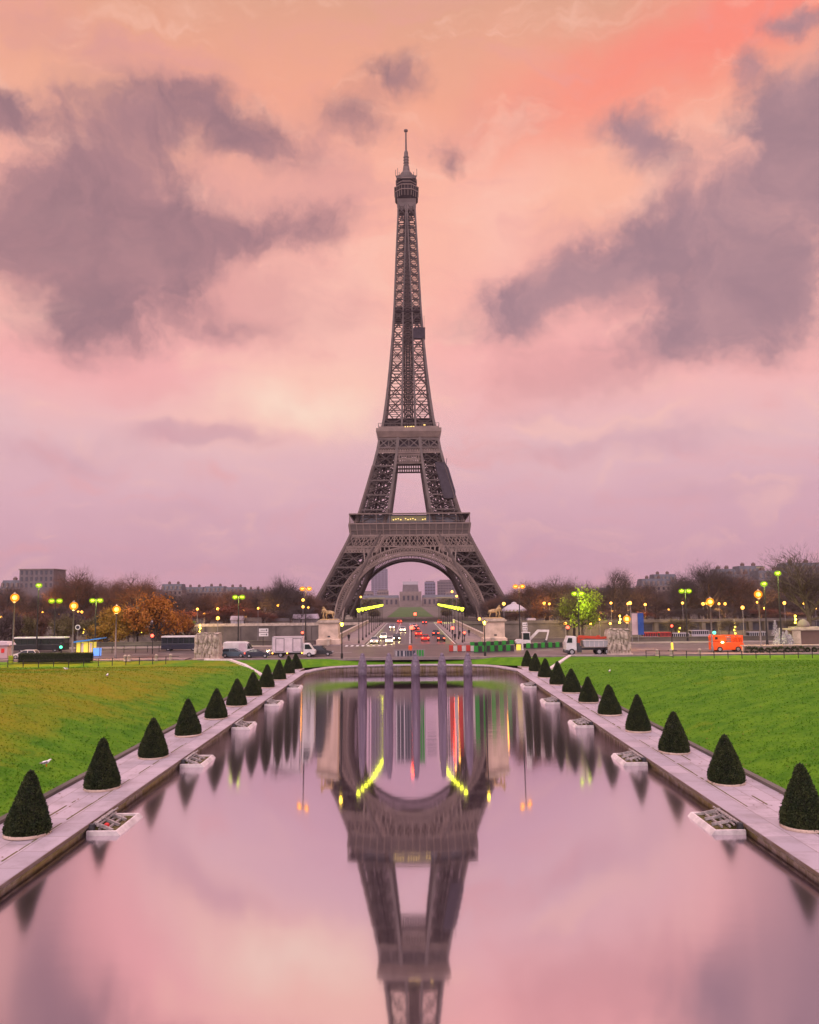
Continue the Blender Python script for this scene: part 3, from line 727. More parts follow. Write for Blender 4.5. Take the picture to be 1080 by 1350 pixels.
# second platform
p2 = MB(); H2 = 20.1
p2.lathe([(H2*.86*1.414, 111.0), (H2*1.414*.93, 112.3), (H2*1.414, 115.6), (H2*1.414, 117.7), (H2*1.414*.93, 117.75), (H2*1.414*.93, 118.9), (H2*1.414*.80, 118.95)], 4)
c45, s45 = math.cos(PI/4), math.sin(PI/4); p2.v = [(x*c45-y*s45, x*s45+y*c45, z) for x, y, z in p2.v]
plat2 = p2.build('second_platform', M['iron_lit'], tower)
b2, b3, rl = MB(), MB(), MB()
for k in range(4):
    q, q3, r_ = MB(), MB(), MB()
    hband(q, 105.6, 111.2, 6, .6, chord=.8, vw=.5, off=.3)
    for sx in (-.36, .36): q.beam(fpt(sx*W(105), 105, .4), fpt(sx*W(111), 111, .4), 1.0)
    hband(q3, 102.2, 105.4, 26, .28, chord=.6, verts=False, off=.25); hband(q3, 102.2, 103.8, 26, .25, chord=.3, verts=False, off=.3)
    q3.beam((-7.6, -W(99)+1.5, 96.0), (7.6, -W(99)+1.5, 96.0), .8, .9); q3.beam((-7.6, -W(99)+1.5, 98.4), (7.6, -W(99)+1.5, 98.4), .9, .9); q3.beam((-7.6, -W(99)+1.5, 101.3), (7.6, -W(99)+1.5, 101.3), 1, 1.6)
    for i in range(11): q3.beam((-7.5+1.5*i, -W(99)+1.5, 96), (-7.5+1.5*i, -W(99)+1.5, 101), .8)
    for i in range(26):
        x = -H2*.93+H2*1.86*i/25; r_.beam((x, -H2*.93, 118.9), (x, -H2*.93, 120.9), .14)
    r_.beam((-H2*.93, -H2*.93, 120.9), (H2*.93, -H2*.93, 120.9), .22)
    for mb_, o in ((q, b2), (q3, b3), (r_, rl)):
        t_ = mb_.rot4(k); o.add(t_.v, t_.f)
inb = MB(); inb.box(0, 0, 108.4, 2*W(108)-5, 2*W(108)-5, 5.2)
inb.build('machine_room', M['net'], plat2)
b2.build('lattice_girder', M['iron'], plat2); b3.build('lattice_band', M['iron_lit'], plat2); rl.build('railing', M['iron'], plat2)
for x, z in ((-2.1, 118.3), (-.6, 118.3), (.9, 118.3), (1.9, 118.4), (3.1, 118.4), (9.4, 119.3), (10.0, 119.3)):
    bl = MB(); bl.box(x, -H2-.12, z, .55, .25, .45); bl.build('lamp', M['yellow_bulb'], plat2)
# upper shaft
up, ul, uc = MB(), MB(), MB()
CT = [(118, 4.3), (127, 4.1), (196, 2.9), (229, 1.6), (262, .5), (275, .4)]
Cc = lambda z: lerp_tab(CT, z)
lv = [118.0, 124.5]
while lv[-1] < 262: lv.append(lv[-1]+max(4.4, (W(lv[-1])-Cc(lv[-1]))*.98))
lv[-1] = 269.5
for k in range(4):
    r_, l_ = MB(), MB()
    for a, b in zip(lv, lv[1:]):
        ts = max(.85, 1.5*(W(a)/15)**.6)
        r_.beam(fpt(W(a), a), fpt(W(b), b), ts)
        for sx in (-1, 1):
            r_.beam(fpt(sx*Cc(a), a), fpt(sx*Cc(b), b), ts*.72)
            A, Bq, C_, D = fpt(sx*W(a), a), fpt(sx*Cc(a), a), fpt(sx*W(b), b), fpt(sx*Cc(b), b)
            w = max(.46, .56*(W(a)/14)**.6)
            l_.beam(A, D, w); l_.beam(Bq, C_, w)
            m = [(A+C_)/2, (Bq+D)/2]; ctr = (A+Bq+C_+D)/4
            l_.beam(m[0], m[1], w*1.0)
            q1, q2, q3, q4 = (A+ctr)/2, (Bq+ctr)/2, (C_+ctr)/2, (D+ctr)/2
            l_.beam(q1, q2, w*.6); l_.beam(q3, q4, w*.6)
            l_.beam(A, Bq, w*.7)
        for j in range(2):
            z0 = a+(b-a)*j/2; z1 = a+(b-a)*(j+1)/2
            l_.beam(fpt(-Cc(z0), z0), fpt(Cc(z1), z1), .32); l_.beam(fpt(Cc(z0), z0), fpt(-Cc(z1), z1), .32); l_.beam(fpt(-Cc(z1), z1), fpt(Cc(z1), z1), .42)
    for mb_, o in ((r_, up), (l_, ul)):
        t_ = mb_.rot4(k); o.add(t_.v, t_.f)
# lift shafts and stair in the middle
for a, b in zip(lv, lv[1:]):
    for x, y in ((-2.6, -1.6), (2.6, -1.6), (-2.6, 1.6), (2.6, 1.6), (-.9, -1.6), (.9, -1.6)):
        k0, k1 = min(1, W(a)/8.5), min(1, W(b)/8.5)
        uc.beam((x*k0, y*k0, a), (x*k1, y*k1, b), .62)
    for j in range(4):
        uc.beam((0, -1.7*min(1, W(a)/8.5), a+(b-a)*j/4), (0, -1.7*min(1, W(b)/8.5), a+(b-a)*(j+1)/4), .5)
        z0 = a+(b-a)*j/4; z1 = z0+(b-a)/4; k0 = min(1, W(z0)/8.5)
        for y in (-1.6, 1.6):
            uc.beam((-2.6*k0, y*k0, z0), (-.9*k0, y*k0, z1), .35); uc.beam((2.6*k0, y*k0, z0), (.9*k0, y*k0, z1), .35); uc.beam((-2.6*k0, y*k0, z1), (2.6*k0, y*k0, z1), .4)
shaft = up.build('upper_shaft', M['iron'], tower)
ul.build('lattice', M['iron_mid'], shaft); uc.build('lift_shaft', M['iron_shaded'], shaft)
q = MB(); 
for k in range(4):
    t = MB(); t.quad(fpt(-W(118.2), 118.2, -.4), fpt(W(118.2), 118.2, -.4), fpt(W(123.5), 123.5, -.4), fpt(-W(123.5), 123.5, -.4)); t = t.rot4(k); q.add(t.v, t.f)
q.box(0, 0, 124.3, 2*W(124)-1.2, 2*W(124)-1.2, .5)
q.build('upper_deck', M['iron_shaded'], shaft)
q = MB(); q.box(0, 0, 195.6, 2*W(195)+.9, 2*W(195)+.9, .8); q.box(0, 0, 198.6, 2*W(198)+.5, 2*W(198)+.5, .4)
for k in range(4):
    t = MB(); t.quad((-W(196), -W(196)+.6, 193), (W(196), -W(196)+.6, 193), (W(198), -W(198)+.6, 197.5), (-W(198), -W(198)+.6, 197.5)); t = t.rot4(k); q.add(t.v, t.f)
q.build('intermediate_platform', M['iron_shaded'], shaft)
q = MB(); q.box(7.2, -9.2, 180.5, 7.6, 3.4, 6.6); q.beam((3.6, -10.95, 177.4), (10.8, -10.95, 183.6), .3); q.beam((10.8, -10.95, 177.4), (3.6, -10.95, 183.6), .3)
q.box(7.6, -9.2, 184.2, 7.0, 3.0, .3)
for x in (4.4, 6.4, 8.4, 10.4): q.beam((x, -10.6, 184), (x, -10.6, 192), .2)
q.build('work_platform', M['net'], shaft)
# netting wrapped round part of the right pillar between the platforms
q = MB(); z0, z1 = 73.0, 95.5
for za, zb, e0, e1 in ((73.0, 77.0, .4, 1.6), (77.0, 92.0, 1.6, 1.9), (92.0, 95.8, 1.9, .7)):
    f0, f1 = W(za), W(zb); i0, i1 = .42, .42
    q.add([(f0-B(za)*i0, -f0-.9, za), (f0+e0, -f0-.9, za), (f1+e1, -f1-.9, zb), (f1-B(zb)*i1, -f1-.9, zb),
           (f0-B(za)*i0, -f0+7, za), (f0+e0, -f0+7, za), (f1+e1, -f1+7, zb), (f1-B(zb)*i1, -f1+7, zb)],
          [(0, 1, 2, 3), (1, 5, 6, 2), (7, 6, 5, 4), (3, 2, 6, 7), (4, 5, 1, 0)])
q.beam((W(96)+1.5, -W(96)-.5, 94), (W(96)+1.9, -W(96)-.5, 98.2), .3)
q.build('netting', M['net'], tower)
# summit
S = MB()
def sq(mb, prof):
    o = MB(); o.lathe([(r*1.414, z) for r, z in prof], 4); mb.add([(x*c45-y*s45, x*s45+y*c45, z) for x, y, z in o.v], o.f)
def oct_(mb, prof):
    o = MB(); o.lathe(prof, 8); a = PI/8; mb.add([(x*math.cos(a)-y*math.sin(a), x*math.sin(a)+y*math.cos(a), z) for x, y, z in o.v], o.f)
sq(S, [(5.5, 266), (5.6, 270.2), (6.1, 272.0), (6.3, 272.6)])
cab = S.build('summit_cabin', M['iron'], tower)
S = MB(); oct_(S, [(6.6, 272.4), (7.9, 274.2), (8.2, 278.3), (8.35, 278.5), (8.35, 281.4), (8.0, 281.6), (7.1, 281.7), (6.9, 286.4), (6.0, 286.6)])
S.build('observation_deck', M['iron_shaded'], cab)
S = MB()
for i in range(8):
    for u in (0, .33, .66):
        a0, a1 = PI/8+i*PI/4, PI/8+(i+1)*PI/4
        p = Vector((math.cos(a0), math.sin(a0), 0))*(1-u)+Vector((math.cos(a1), math.sin(a1), 0))*u
        S.beam(p*8.0+Vector((0, 0, 274.3)), p*8.4+Vector((0, 0, 281.5)), .28)
    for z, r in ((278.4, 8.4), (281.5, 8.5), (284.2, 7.1), (286.5, 7.1)):
        S.beam((r*math.cos(a0), r*math.sin(a0), z), (r*math.cos(a1), r*math.sin(a1), z), .45)
S.build('deck_rail', M['iron_lit'], cab)
S = MB(); sq(S, [(6.2, 286.5), (6.5, 288.2), (5.2, 288.4), (5.0, 289.6)]); oct_(S, [(4.8, 289.5), (4.2, 292.0), (2.9, 293.8), (2.3, 294.0)])
S.build('dome', M['iron'], cab)
S = MB()
for x, y, h in ((-6.9, -6.0, 3.8), (6.9, -6.0, 4.4), (-6.9, 6, 3.4), (6.9, 6, 4.0), (-4.6, -6.8, 2), (4.8, -6.8, 1.8), (-2, -6, 3), (2.6, -6, 2.6), (-5.6, -6.4, 4.8)):
    S.beam((x*.9, y*.9, 287), (x, y, 288.4), .3); S.beam((x, y, 288.3), (x, y, 288.4+h), .34)
for a in range(8):
    S.beam((5.6*math.cos(a*PI/4), 5.6*math.sin(a*PI/4), 288.4), (2.2*math.cos(a*PI/4), 2.2*math.sin(a*PI/4), 293.8), .35)
S.build('aerial', M['iron'], cab)
S = MB(); S.lathe([(2.7, 292), (2.0, 297.6), (1.5, 298), (1.35, 307.5), (1.0, 308.6), (.62, 309.2), (.5, 321.6), (.4, 323)], 10); S.lathe([(.3, 322.2), (1.25, 322.5), (1.3, 323.5), (.3, 323.9)], 10)
for z in (298, 300, 302, 304): S.lathe([(1.9, z), (1.9, z+.5)], 8)
S.build('mast', M['iron'], tower)

# ------------------------------------------------------------------ bridge, quay walls
bridge = thing('stone_bridge', 'wide stone bridge carrying the road of car lights towards the tower', 'bridge', (0, 0, 0))
b = MB(); b.box(0, 247, 2.95, 34.4, 158, 1.42); deck = b.build('deck', M['asphalt_dark'], bridge)
for s in (-1, 1):
    b = MB(); b.box(s*13.2, 247, 3.745, 7.3, 157.8, .17); b.build('sidewalk', M['pave'], bridge)
    b = MB(); b.box(s*16.9, 247, 4.2, .5, 157.6, 1.15); b.box(s*16.9, 247, 4.86, .75, 157.6, .2); b.build('parapet', M['stone'], bridge)
    b = MB()
    for i in range(5):
        y0 = 168+31.6*i
        pts = [(y0+3.0, -3.2), (y0, -3.2), (y0, 2.2), (y0+31.6, 2.2), (y0+31.6, -3.2), (y0+28.6, -3.2)]+[(y0+15.8+12.8*math.cos(PI*k/10), -3.0+4.4*math.sin(PI*k/10)) for k in range(11)]
        n = len(pts); vs = [(s*16.6, y, z) for y, z in pts]+[(s*17.1, y, z) for y, z in pts]
        b.add(vs, [tuple(range(n)), tuple(range(2*n-1, n-1, -1))]+[(i_, (i_+1) % n, n+(i_+1) % n, n+i_) for i_ in range(n)])
    b.build('arcade', M['stone'], bridge)
b = MB()
for i in range(18): b.box(-.2, 176+i*8.2, 3.672, .22, 4.6, .006)
b.box(-9.2, 247, 3.672, .16, 156, .006); b.box(9.2, 247, 3.672, .16, 156, .006); b.box(-3.9, 247, 3.672, .14, 150, .006)
b.build('lane_marking', M['paint_white'], bridge)
for s in (-1, 1):
    w_ = thing('river_wall', 'low stone parapet along the near bank %s of the bridge' % ('left' if s < 0 else 'right'), 'wall', (s*18, 170, 3.5))
    b = MB(); b.box(s*190, 0, .5, 376, .5, 1.2); b.build('wall_face', M['quay'], w_); b = MB(); b.box(s*190, 0, 1.18, 376, .7, .16); b.build('coping', M['quay'], w_)
q1 = thing('quay_wall', 'long plain grey stone quay wall left of the bridge on the far bank', 'wall', (-18, 324.5, -3))
b = MB(); b.box(-300, 0, 3.0, 600, 1.4, 6.2); b.build('wall_face', M['quay'], q1)
b = MB(); b.box(-300, 0, 6.6, 600, .5, 1.0); b.box(-300, -.2, 6.15, 600, 1.5, .3); b.build('coping', M['stone'], q1)
b = MB()
for i in range(40): b.box(-8-14*i, -.85, 3.0, 1.4, .5, 6)
b.build('buttress', M['quay'], q1)
q2 = thing('quay_wall', 'grey stone quay wall right of the bridge with a gallery of dark openings', 'wall', (18, 324.5, -3))
b = MB(); b.box(36, 0, 3.0, 72, 1.4, 6.2); b.box(300, 1.5, 3.0, 456, 1.4, 6.2); b.build('wall_face', M['quay'], q2)
b = MB(); b.box(300, 0, 6.6, 600, .5, 1.0); b.box(300, -.2, 6.15, 600, 1.8, .4); b.box(336, .1, 1.2, 528, 2.2, 2.4); b.build('coping', M['quay'], q2)
for i in range(30):
    b = MB(); b.box(73+6.2*i, 0, 4.2, 1.5, 1.6, 3.9); b.build('pier', M['quay'], q2)
for i in range(30):
    b = MB(); b.box(76.1+6.2*i, .85, 4.0, 3.4, .3, 2.8); b.build('opening', M['win_int'], q2)

# ------------------------------------------------------------------ clipped yew cones along the walkways
def cone_proto(seed, label):
    t = thing('clipped_cone_tree', label, 'topiary', group='clipped yew cones along the pool walkways')
    rg = random.Random(seed); prof = [(1.02, .06), (1.06, .3), (1.01, .6), (.85, 1.05), (.62, 1.6), (.39, 2.1), (.20, 2.5), (.10, 2.68), (.02, 2.80)]
    core_ = MB(); core_.lathe([(r*.93, z) for r, z in prof], 20); cr = core_.build('inner_foliage', M['cone_core'], t, smooth=True)
    b = MB(); bump = [(rg.uniform(0, 2*PI), rg.uniform(.2, 2.3), rg.uniform(-.05, .05)) for _ in range(26)]
    for _ in range(11000):
        z = .05+2.65*(1-math.sqrt(rg.random())) if rg.random() < .8 else rg.uniform(.05, 2.7)
        r = lerp_tab([(p[1], p[0]) for p in prof], z); a = rg.uniform(0, 2*PI)
        for ba, bz, bd in bump:
            d2 = ((a-ba+PI) % (2*PI)-PI)**2*r*r+(z-bz)**2
            if d2 < .16: r += bd*(1-d2/.16)
        r *= rg.uniform(.92, 1.035)+(rg.uniform(.02, .06) if rg.random() < .07 else 0)
        p = Vector((r*math.cos(a), r*math.sin(a), z)); nrm = Vector((math.cos(a), math.sin(a), .35))
        d = (nrm+Vector((rg.gauss(0, .8), rg.gauss(0, .8), rg.gauss(.2, .8)))).normalized(); s_ = d.cross(Vector((rg.gauss(0, 1), rg.gauss(0, 1), rg.gauss(0, 1)))).normalized()
        l, w = rg.uniform(.05, .12), rg.uniform(.018, .036)
        b.add([p-s_*w, p+s_*w, p+d*l+s_*w*.6, p+d*l-s_*w*.6], [(0, 1, 2, 3)])
    b.build('crown', M['cone'], t)
    b = MB(); b.lathe([(1.12, 0), (1.14, .03), (1.14, .10), (1.11, .13), (.9, .13)], 28); b.build('base_ring', M['stone_pale'], t, smooth=False)
    return t
protos = [cone_proto(11+i, 'x') for i in range(3)]
CY = [37.2, 46, 54.9, 63.4, 72.3, 80.7, 89.0, 97.2, 106.4, 114.8, 122.4]
names_ = ['nearest the viewer', 'second from the front', 'third from the front', 'fourth from the front', 'fifth from the front', 'sixth from the front', 'seventh from the front', 'fourth from the far end', 'third from the far end', 'second from the far end', 'at the far end of the pool']
used = 0
for s, side in ((-1, 'left'), (1, 'right')):
    for i, y in enumerate(CY):
        k = .91-.008*max(0, i-5)-(.06 if i > 8 else 0); lab = 'dark clipped yew cone on the %s walkway, %s' % (side, names_[i])
        loc = (s*(17.05 if s < 0 else 17.3), y, ZC); rz = rnd.uniform(0, 6)
        if used < 3: o = protos[used]; used += 1; o.location = loc; o.rotation_euler = (0, 0, rz); o['label'] = lab
        else: o = dup(protos[rnd.randrange(3)], loc, rz, lab)
        kz = k*rnd.uniform(.99, 1.13) if i > 0 else 1.0
        o.scale = (k*rnd.uniform(.92, 1.02), k*rnd.uniform(.92, 1.02), kz); o.rotation_euler = (rnd.uniform(-.035, .035), rnd.uniform(-.035, .035), rz)

# ------------------------------------------------------------------ fountain troughs on the pool wall
def trough_proto(label):
    t = thing('fountain_trough', label, 'fountain trough', group='white fountain troughs along the pool walls')
    # local: x out over the water, y along the wall
    b = MB(); hw = 1.6; z0, z1 = -.55, .30
    z1 = .20; out = [(0, -hw, z1), (1.38, -hw, z1), (1.38, hw, z1), (0, hw, z1)]; base = [(0, -hw-.02, z0), (2.05, -hw-.02, z0), (2.05, hw+.02, z0), (0, hw+.02, z0)]
    inn = [(0, -hw+.14, z1), (1.30, -hw+.14, z1), (1.30, hw-.14, z1), (0, hw-.14, z1)]; flo = [(x, y, .08) for x, y, z in inn]
    b.add(base+out+inn+flo, [(0, 1, 5, 4), (1, 2, 6, 5), (2, 3, 7, 6), (4, 5, 9, 8), (5, 6, 10, 9), (6, 7, 11, 10), (8, 9, 13, 12), (9, 10, 14, 13), (10, 11, 15, 14)])
    body = b.build('basin', M['concrete'], t)
    b = MB(); b.quad((0, -hw+.14, .10), (1.30, -hw+.14, .10), (1.30, hw-.14, .10), (0, hw-.14, .10))
    rg = random.Random(5)
    for _ in range(40): b.box(rg.uniform(.1, 1.2), rg.uniform(-1.3, 1.3), .11, rg.uniform(.05, .2), rg.uniform(.05, .3), .05, rg.uniform(0, 3))
    b.build('silt', M['soil'], t)
    for y in (-1.25, 1.25):
        b = MB(); b.box(.12, y, .16, .22, .26, .56); b.build('bracket', M['box_dark'], t)
    for y in (-1.05, -.15, .75):
        b = MB(); b.beam((.15, y, .44), (1.12, y-.28, .16), .10, .13); b.build('support_arm', M['pipe'], t)
    for x in (.45, .82):
        b = MB(); b.beam((x, -1.2, .20), (x+.03, 1.0, .20), .09); b.build('cross_bar', M['pipe'], t)
    for x, z, r0 in ((.20, .42, .07), (.36, .34, .05)):
        r_ = MB(); r_.tube((x, -1.2, z), (x, 1.2, z), r0); r_.build('manifold', M['pipe'], t)
    for i in range(10):
        b = MB(); y = -1.1+i*.245; b.tube((.10, y, .34), (.42, y+.03, .54), .045, .035, 8); b.tube((.42, y+.03, .54), (.46, y+.035, .57), .05, .05, 8)
        b.build('nozzle', M['pipe'], t)
    return t
tp = trough_proto('x'); tn = ['nearest the viewer', 'second from the front', 'third from the front', 'fourth from the front', 'at the far end']
first = True
for s, side in ((-1, 'left'), (1, 'right')):
    for i, y in enumerate([40.2, 55.4, 70.6, 85.7, 101.0]):
        lab = 'white concrete fountain trough with steel nozzles on the %s pool wall, %s' % (side, tn[i]); loc = (s*14.98, y-(.8 if s > 0 else 0), ZW); rz = 0 if s < 0 else PI
        if first: tp.location = loc; tp.rotation_euler = (0, 0, rz); tp['label'] = lab; first = False
        else: dup(tp, loc, rz, lab)
        if s < 0 and i == 0:
            b = MB(); b.lathe([(.09, 0), (.12, .1), (.12, .22), (.05, .27)], 10); o = b.build('plastic_bottle', M['red'], loc=(-14.3, y-.9, ZW+.12)); tag(o, 'small red plastic container lying in the nearest left fountain trough', 'litter')

# five tapering fountain heads standing in the far end of the pool
fp = None
for i, px in enumerate([478, 513, 548, 583, 617]):
    lab = 'mauve tapering fountain head standing in the pool, %s' % ['leftmost of five', 'second of five from the left', 'middle one of five', 'second of five from the right', 'rightmost of five'][i]
    p = ground(px, 889.5, ZW)
    if fp is None:
        fp = thing('water_fountain', lab, 'fountain', group='fountain heads across the end of the pool')
        b = MB(); b.lathe([(.66, -.5), (.67, .5), (.70, 1.0), (.67, 1.45), (.58, 1.78), (.52, 1.86)], 18); b.build('base', M['fountain'], fp, smooth=True)
        b = MB(); b.lathe([(.60, 1.82), (.60, 1.90), (.50, 2.0), (.47, 2.3), (.42, 2.55), (.32, 2.62)], 18); b.build('neck', M['fountain'], fp, smooth=True)
        b = MB(); b.lathe([(.34, 2.58), (.33, 2.78), (.22, 2.98), (.05, 3.06)], 14); b.build('cap', M['fountain'], fp, smooth=True)
        for a in range(4):
            b = MB(); t = a*PI/2+.4; b.tube((.6*math.cos(t), .6*math.sin(t), 1.2), (.78*math.cos(t), .78*math.sin(t), 1.32), .07, .05, 8); b.build('spout', M['pipe'], fp)
        o = fp
    else: o = dup(fp, label=lab)
    o.location = (p.x, p.y, ZW); o.rotation_euler = (0, 0, i*.6); o.scale = (.93, .93, 1.0)

# ------------------------------------------------------------------ pedestals and horse statues
def skin_mesh(name, m, verts, edges, radii, parent=None, root=0, sub=2):
    me = bpy.data.meshes.new(name); me.from_pydata(verts, edges, []); me.materials.append(m)
    o = bpy.data.objects.new(name, me); COL.objects.link(o)
    sk = o.modifiers.new('skin', 'SKIN'); sk.use_smooth_shade = True
    lay = me.skin_vertices[0].data if me.skin_vertices else None
    if lay is None:
        bm = bmesh.new(); bm.from_mesh(me); bm.verts.layers.skin.verify(); bm.to_mesh(me); bm.free(); lay = me.skin_vertices[0].data
    for i, r in enumerate(radii):
        lay[i].radius = (r, r) if not isinstance(r, tuple) else r; lay[i].use_root = (i == root)
    ss = o.modifiers.new('sub', 'SUBSURF'); ss.levels = sub; ss.render_levels = sub
    if parent: o.parent = parent
    return o
import bmesh
def bake(o):
    dg = bpy.context.evaluated_depsgraph_get(); dg.update(); me = bpy.data.meshes.new_from_object(o.evaluated_get(dg)); o.modifiers.clear(); o.data = me
    for p in me.polygons: p.use_smooth = True
def person_verts(stride=.18, arm=.15):
    v = [(0, 0, .95), (0, 0, 1.15), (0, 0, 1.38), (0, 0, 1.50), (.02, 0, 1.60), (.03, 0, 1.70), (0, .10, .90), (stride*.5, .11, .50), (stride*.3, .11, .09), (stride*.3+.14, .12, .05),
         (0, -.10, .90), (-stride*.2, -.11, .50), (-stride, -.11, .10), (-stride+.14, -.12, .05), (0, .19, 1.38), (-arm*.5, .24, 1.12), (.02-arm*.3, .25, .86), (0, -.19, 1.38), (arm*.6, -.24, 1.12), (arm+.06, -.24, .88)]
    e = [(0, 1), (1, 2), (2, 3), (3, 4), (4, 5), (0, 6), (6, 7), (7, 8), (8, 9), (0, 10), (10, 11), (11, 12), (12, 13), (2, 14), (14, 15), (15, 16), (2, 17), (17, 18), (18, 19)]
    r = [.16, .15, .17, .065, .10, .085, .095, .065, .045, .035, .095, .065, .045, .035, .075, .055, .035, .075, .055, .035]
    return v, e, r
def horse_verts():
    v = [(0, 0, 1.35), (.55, 0, 1.38), (-.55, 0, 1.36), (-.85, 0, 1.30), (.85, 0, 1.62), (1.10, 0, 2.02), (1.32, 0, 2.0), (1.62, 0, 1.72), (.55, .20, 1.05), (.60, .20, .60), (.56, .20, .12), (.55, -.20, 1.05), (.75, -.20, .72), (.62, -.20, .32),
         (-.70, .20, 1.02), (-.62, .20, .72), (-.80, .20, .48), (-.74, .20, .10), (-.70, -.20, 1.02), (-.66, -.20, .70), (-.84, -.20, .46), (-.78, -.20, .10), (-1.05, 0, 1.2), (-1.15, 0, .75)]
    e = [(0, 1), (0, 2), (2, 3), (1, 4), (4, 5), (5, 6), (6, 7), (1, 8), (8, 9), (9, 10), (1, 11), (11, 12), (12, 13), (2, 14), (14, 15), (15, 16), (16, 17), (2, 18), (18, 19), (19, 20), (20, 21), (3, 22), (22, 23)]
    r = [.34, .35, .33, .24, .25, .17, .15, .09, .14, .08, .08, .14, .08, .07, .17, .10, .075, .08, .17, .10, .075, .08, .07, .05]
    return v, e, r
def pedestal(px, py, label):
    p = ground(px, py, ZR)
    t = thing('pedestal', label, 'pedestal', (p.x, p.y+2, ZR))
    b = MB(); b.box(0, 0, .55, 5.0, 4.6, 1.1); b.box(0, 0, 1.2, 4.7, 4.3, .2, top=(.92, .92)); b.build('plinth', M['stone_pale'], t)
    b = MB(); b.box(0, 0, 2.85, 4.1, 3.8, 3.1); b.build('shaft', M['stone_pale'], t)
    b = MB(); b.box(0, 0, 4.5, 4.4, 4.1, .2); b.box(0, 0, 4.73, 4.9, 4.5, .26); b.box(0, 0, 5.0, 4.3, 3.9, .3); b.build('cornice', M['stone'], t)
    b = MB(); b.box(.1, -1.93, 1.75, .55, .08, .30); b.build('plaque', M['box_dark'], t)
    return p
for px, py, side, fl in ((433, 850.5, 'left', 1), (653, 848.5, 'right', -1)):
    p = pedestal(px, py, 'tall square stone pedestal at the %s corner of the bridge' % side)
    st = thing('horse_statue', 'gilded looking statue of a warrior beside a horse on the %s bridge pedestal' % side, 'statue', (p.x, p.y+2, ZR+5.15), 0, 'horse statues on the bridge pedestals'); st.scale = (-fl, 1, 1)
    b = MB(); b.box(0, 0, .08, 3.6, 2.4, .16); b.build('base', M['bronze'], st)
    v, e, r = horse_verts(); h = skin_mesh('horse', M['bronze'], [(x, y+.35, z*1.05+.13) for x, y, z in v], e, [q_*1.12 for q_ in r], st); bake(h)
    b = MB()
    for sy in (-.07, .07): b.tube((1.12, .35+sy, 2.28), (1.10, .35+sy*1.5, 2.5), .05, .01, 6)
    for k in range(7): b.ball((.75+.06*k, .35, 1.98+.085*k), .11, 8, 6)
    b.build('mane', M['bronze'], h)
    v, e, r = person_verts(.2, .3); r = [q*1.15 for q in r]
    f = skin_mesh('person', M['bronze'], [(x*1.35+1.15, y*1.35-.60, z*1.38+.14) for x, y, z in v], e, r, st); bake(f)
    b = MB(); b.box(1.15, -.60, 2.72, .2, .4, .1); b.ball((1.2, -.60, 2.58), .17, 8, 6); b.build('helmet', M['bronze'], f)

# ------------------------------------------------------------------ carved stone groups at the road
def carved(px, pyb, pyt, wpx, seed, label):
    p = ground(px, pyb, ZR-.1); q = at(px, pyt, p.y); h = q.z-p.z; w = wpx*p.y/FPX
    t = thing('carved_stone_group', label, 'sculpture', (p.x, p.y+1.3, p.z))
    rg = random.Random(seed)
    bm = bmesh.new(); bmesh.ops.create_cube(bm, size=1.0); bmesh.ops.subdivide_edges(bm, edges=bm.edges[:], cuts=60, use_grid_fill=True)
    figs = []
    for row, zt in ((0, h*.97), (1, h*.55)):
        x = -w*.46+rg.uniform(0, .2)
        while x < w*.46: figs.append((x, zt+rg.uniform(-.25, .1), rg.uniform(-.22, .22), rg.uniform(.85, 1.1))); x += rg.uniform(.62, .85)
    def cap(X, Z, x0, z0, x1, z1, r):
        dx, dz = x1-x0, z1-z0; t_ = max(0, min(1, ((X-x0)*dx+(Z-z0)*dz)/(dx*dx+dz*dz+1e-6)))
        d2 = (X-x0-t_*dx)**2+(Z-z0-t_*dz)**2
        return math.sqrt(r*r-d2) if d2 < r*r else 0
    def relief(X, Z):
        m_ = 0
        for x0, zt, ln, k in figs:
            if abs(X-x0) > .9: continue
            m_ = max(m_, cap(X, Z, x0+ln, zt-.2, x0+ln, zt-.25, .19*k)*1.2, cap(X, Z, x0+ln*.8, zt-.55, x0, zt-1.15, .30*k), cap(X, Z, x0-.14, zt-1.2, x0-.2-ln*.5, zt-2.1, .17*k), cap(X, Z, x0+.14, zt-1.2, x0+.12+ln, zt-2.1, .17*k), cap(X, Z, x0+.25*k, zt-.55, x0+.42+ln, zt-1.0, .11*k), cap(X, Z, x0-.25*k, zt-.5, x0-.38, zt-.05, .10*k))
        return m_
    from mathutils import noise as mn
    for v in bm.verts:
        x, y, z = v.co; X, Z = x*w, (z+.5)*h
        n = mn.fractal(Vector((X*1.1+seed, y*2, Z*.75)), 1.0, 2.0, 4); n2 = mn.noise(Vector((X*3.4+seed*3, y*3, Z*1.1)))
        k = .10*n+.10*n2+1.5*relief(X if abs(y) > .49 else y*2.4, Z)-.25
        edge = 1 if Z > h*.06 else .15
        nx, ny = x/.5, y/.5
        v.co = Vector((x*w*(1-.04*z)+(k*nx*.45*edge if abs(nx) > .98 else .05*n2*edge), y*2.4+(k*ny*1.0*edge if abs(ny) > .98 else 0), Z+(.25*n*edge if z > .45 else 0)))
    me = bpy.data.meshes.new('carved_stone'); bm.to_mesh(me); bm.free(); me.materials.append(M['stone'])
    o = bpy.data.objects.new('carved_figures', me); COL.objects.link(o); o.parent = t
    b = MB(); b.box(0, 0, .1, w+.5, 2.9, .5); b.build('base', M['stone_pale'], t)
carved(272, 870.5, 835, 31, 3, 'weathered carved stone figure group beside the road left of the pool')
carved(818, 864.5, 830, 29, 8, 'weathered carved stone figure group in front of the tipper truck on the right')

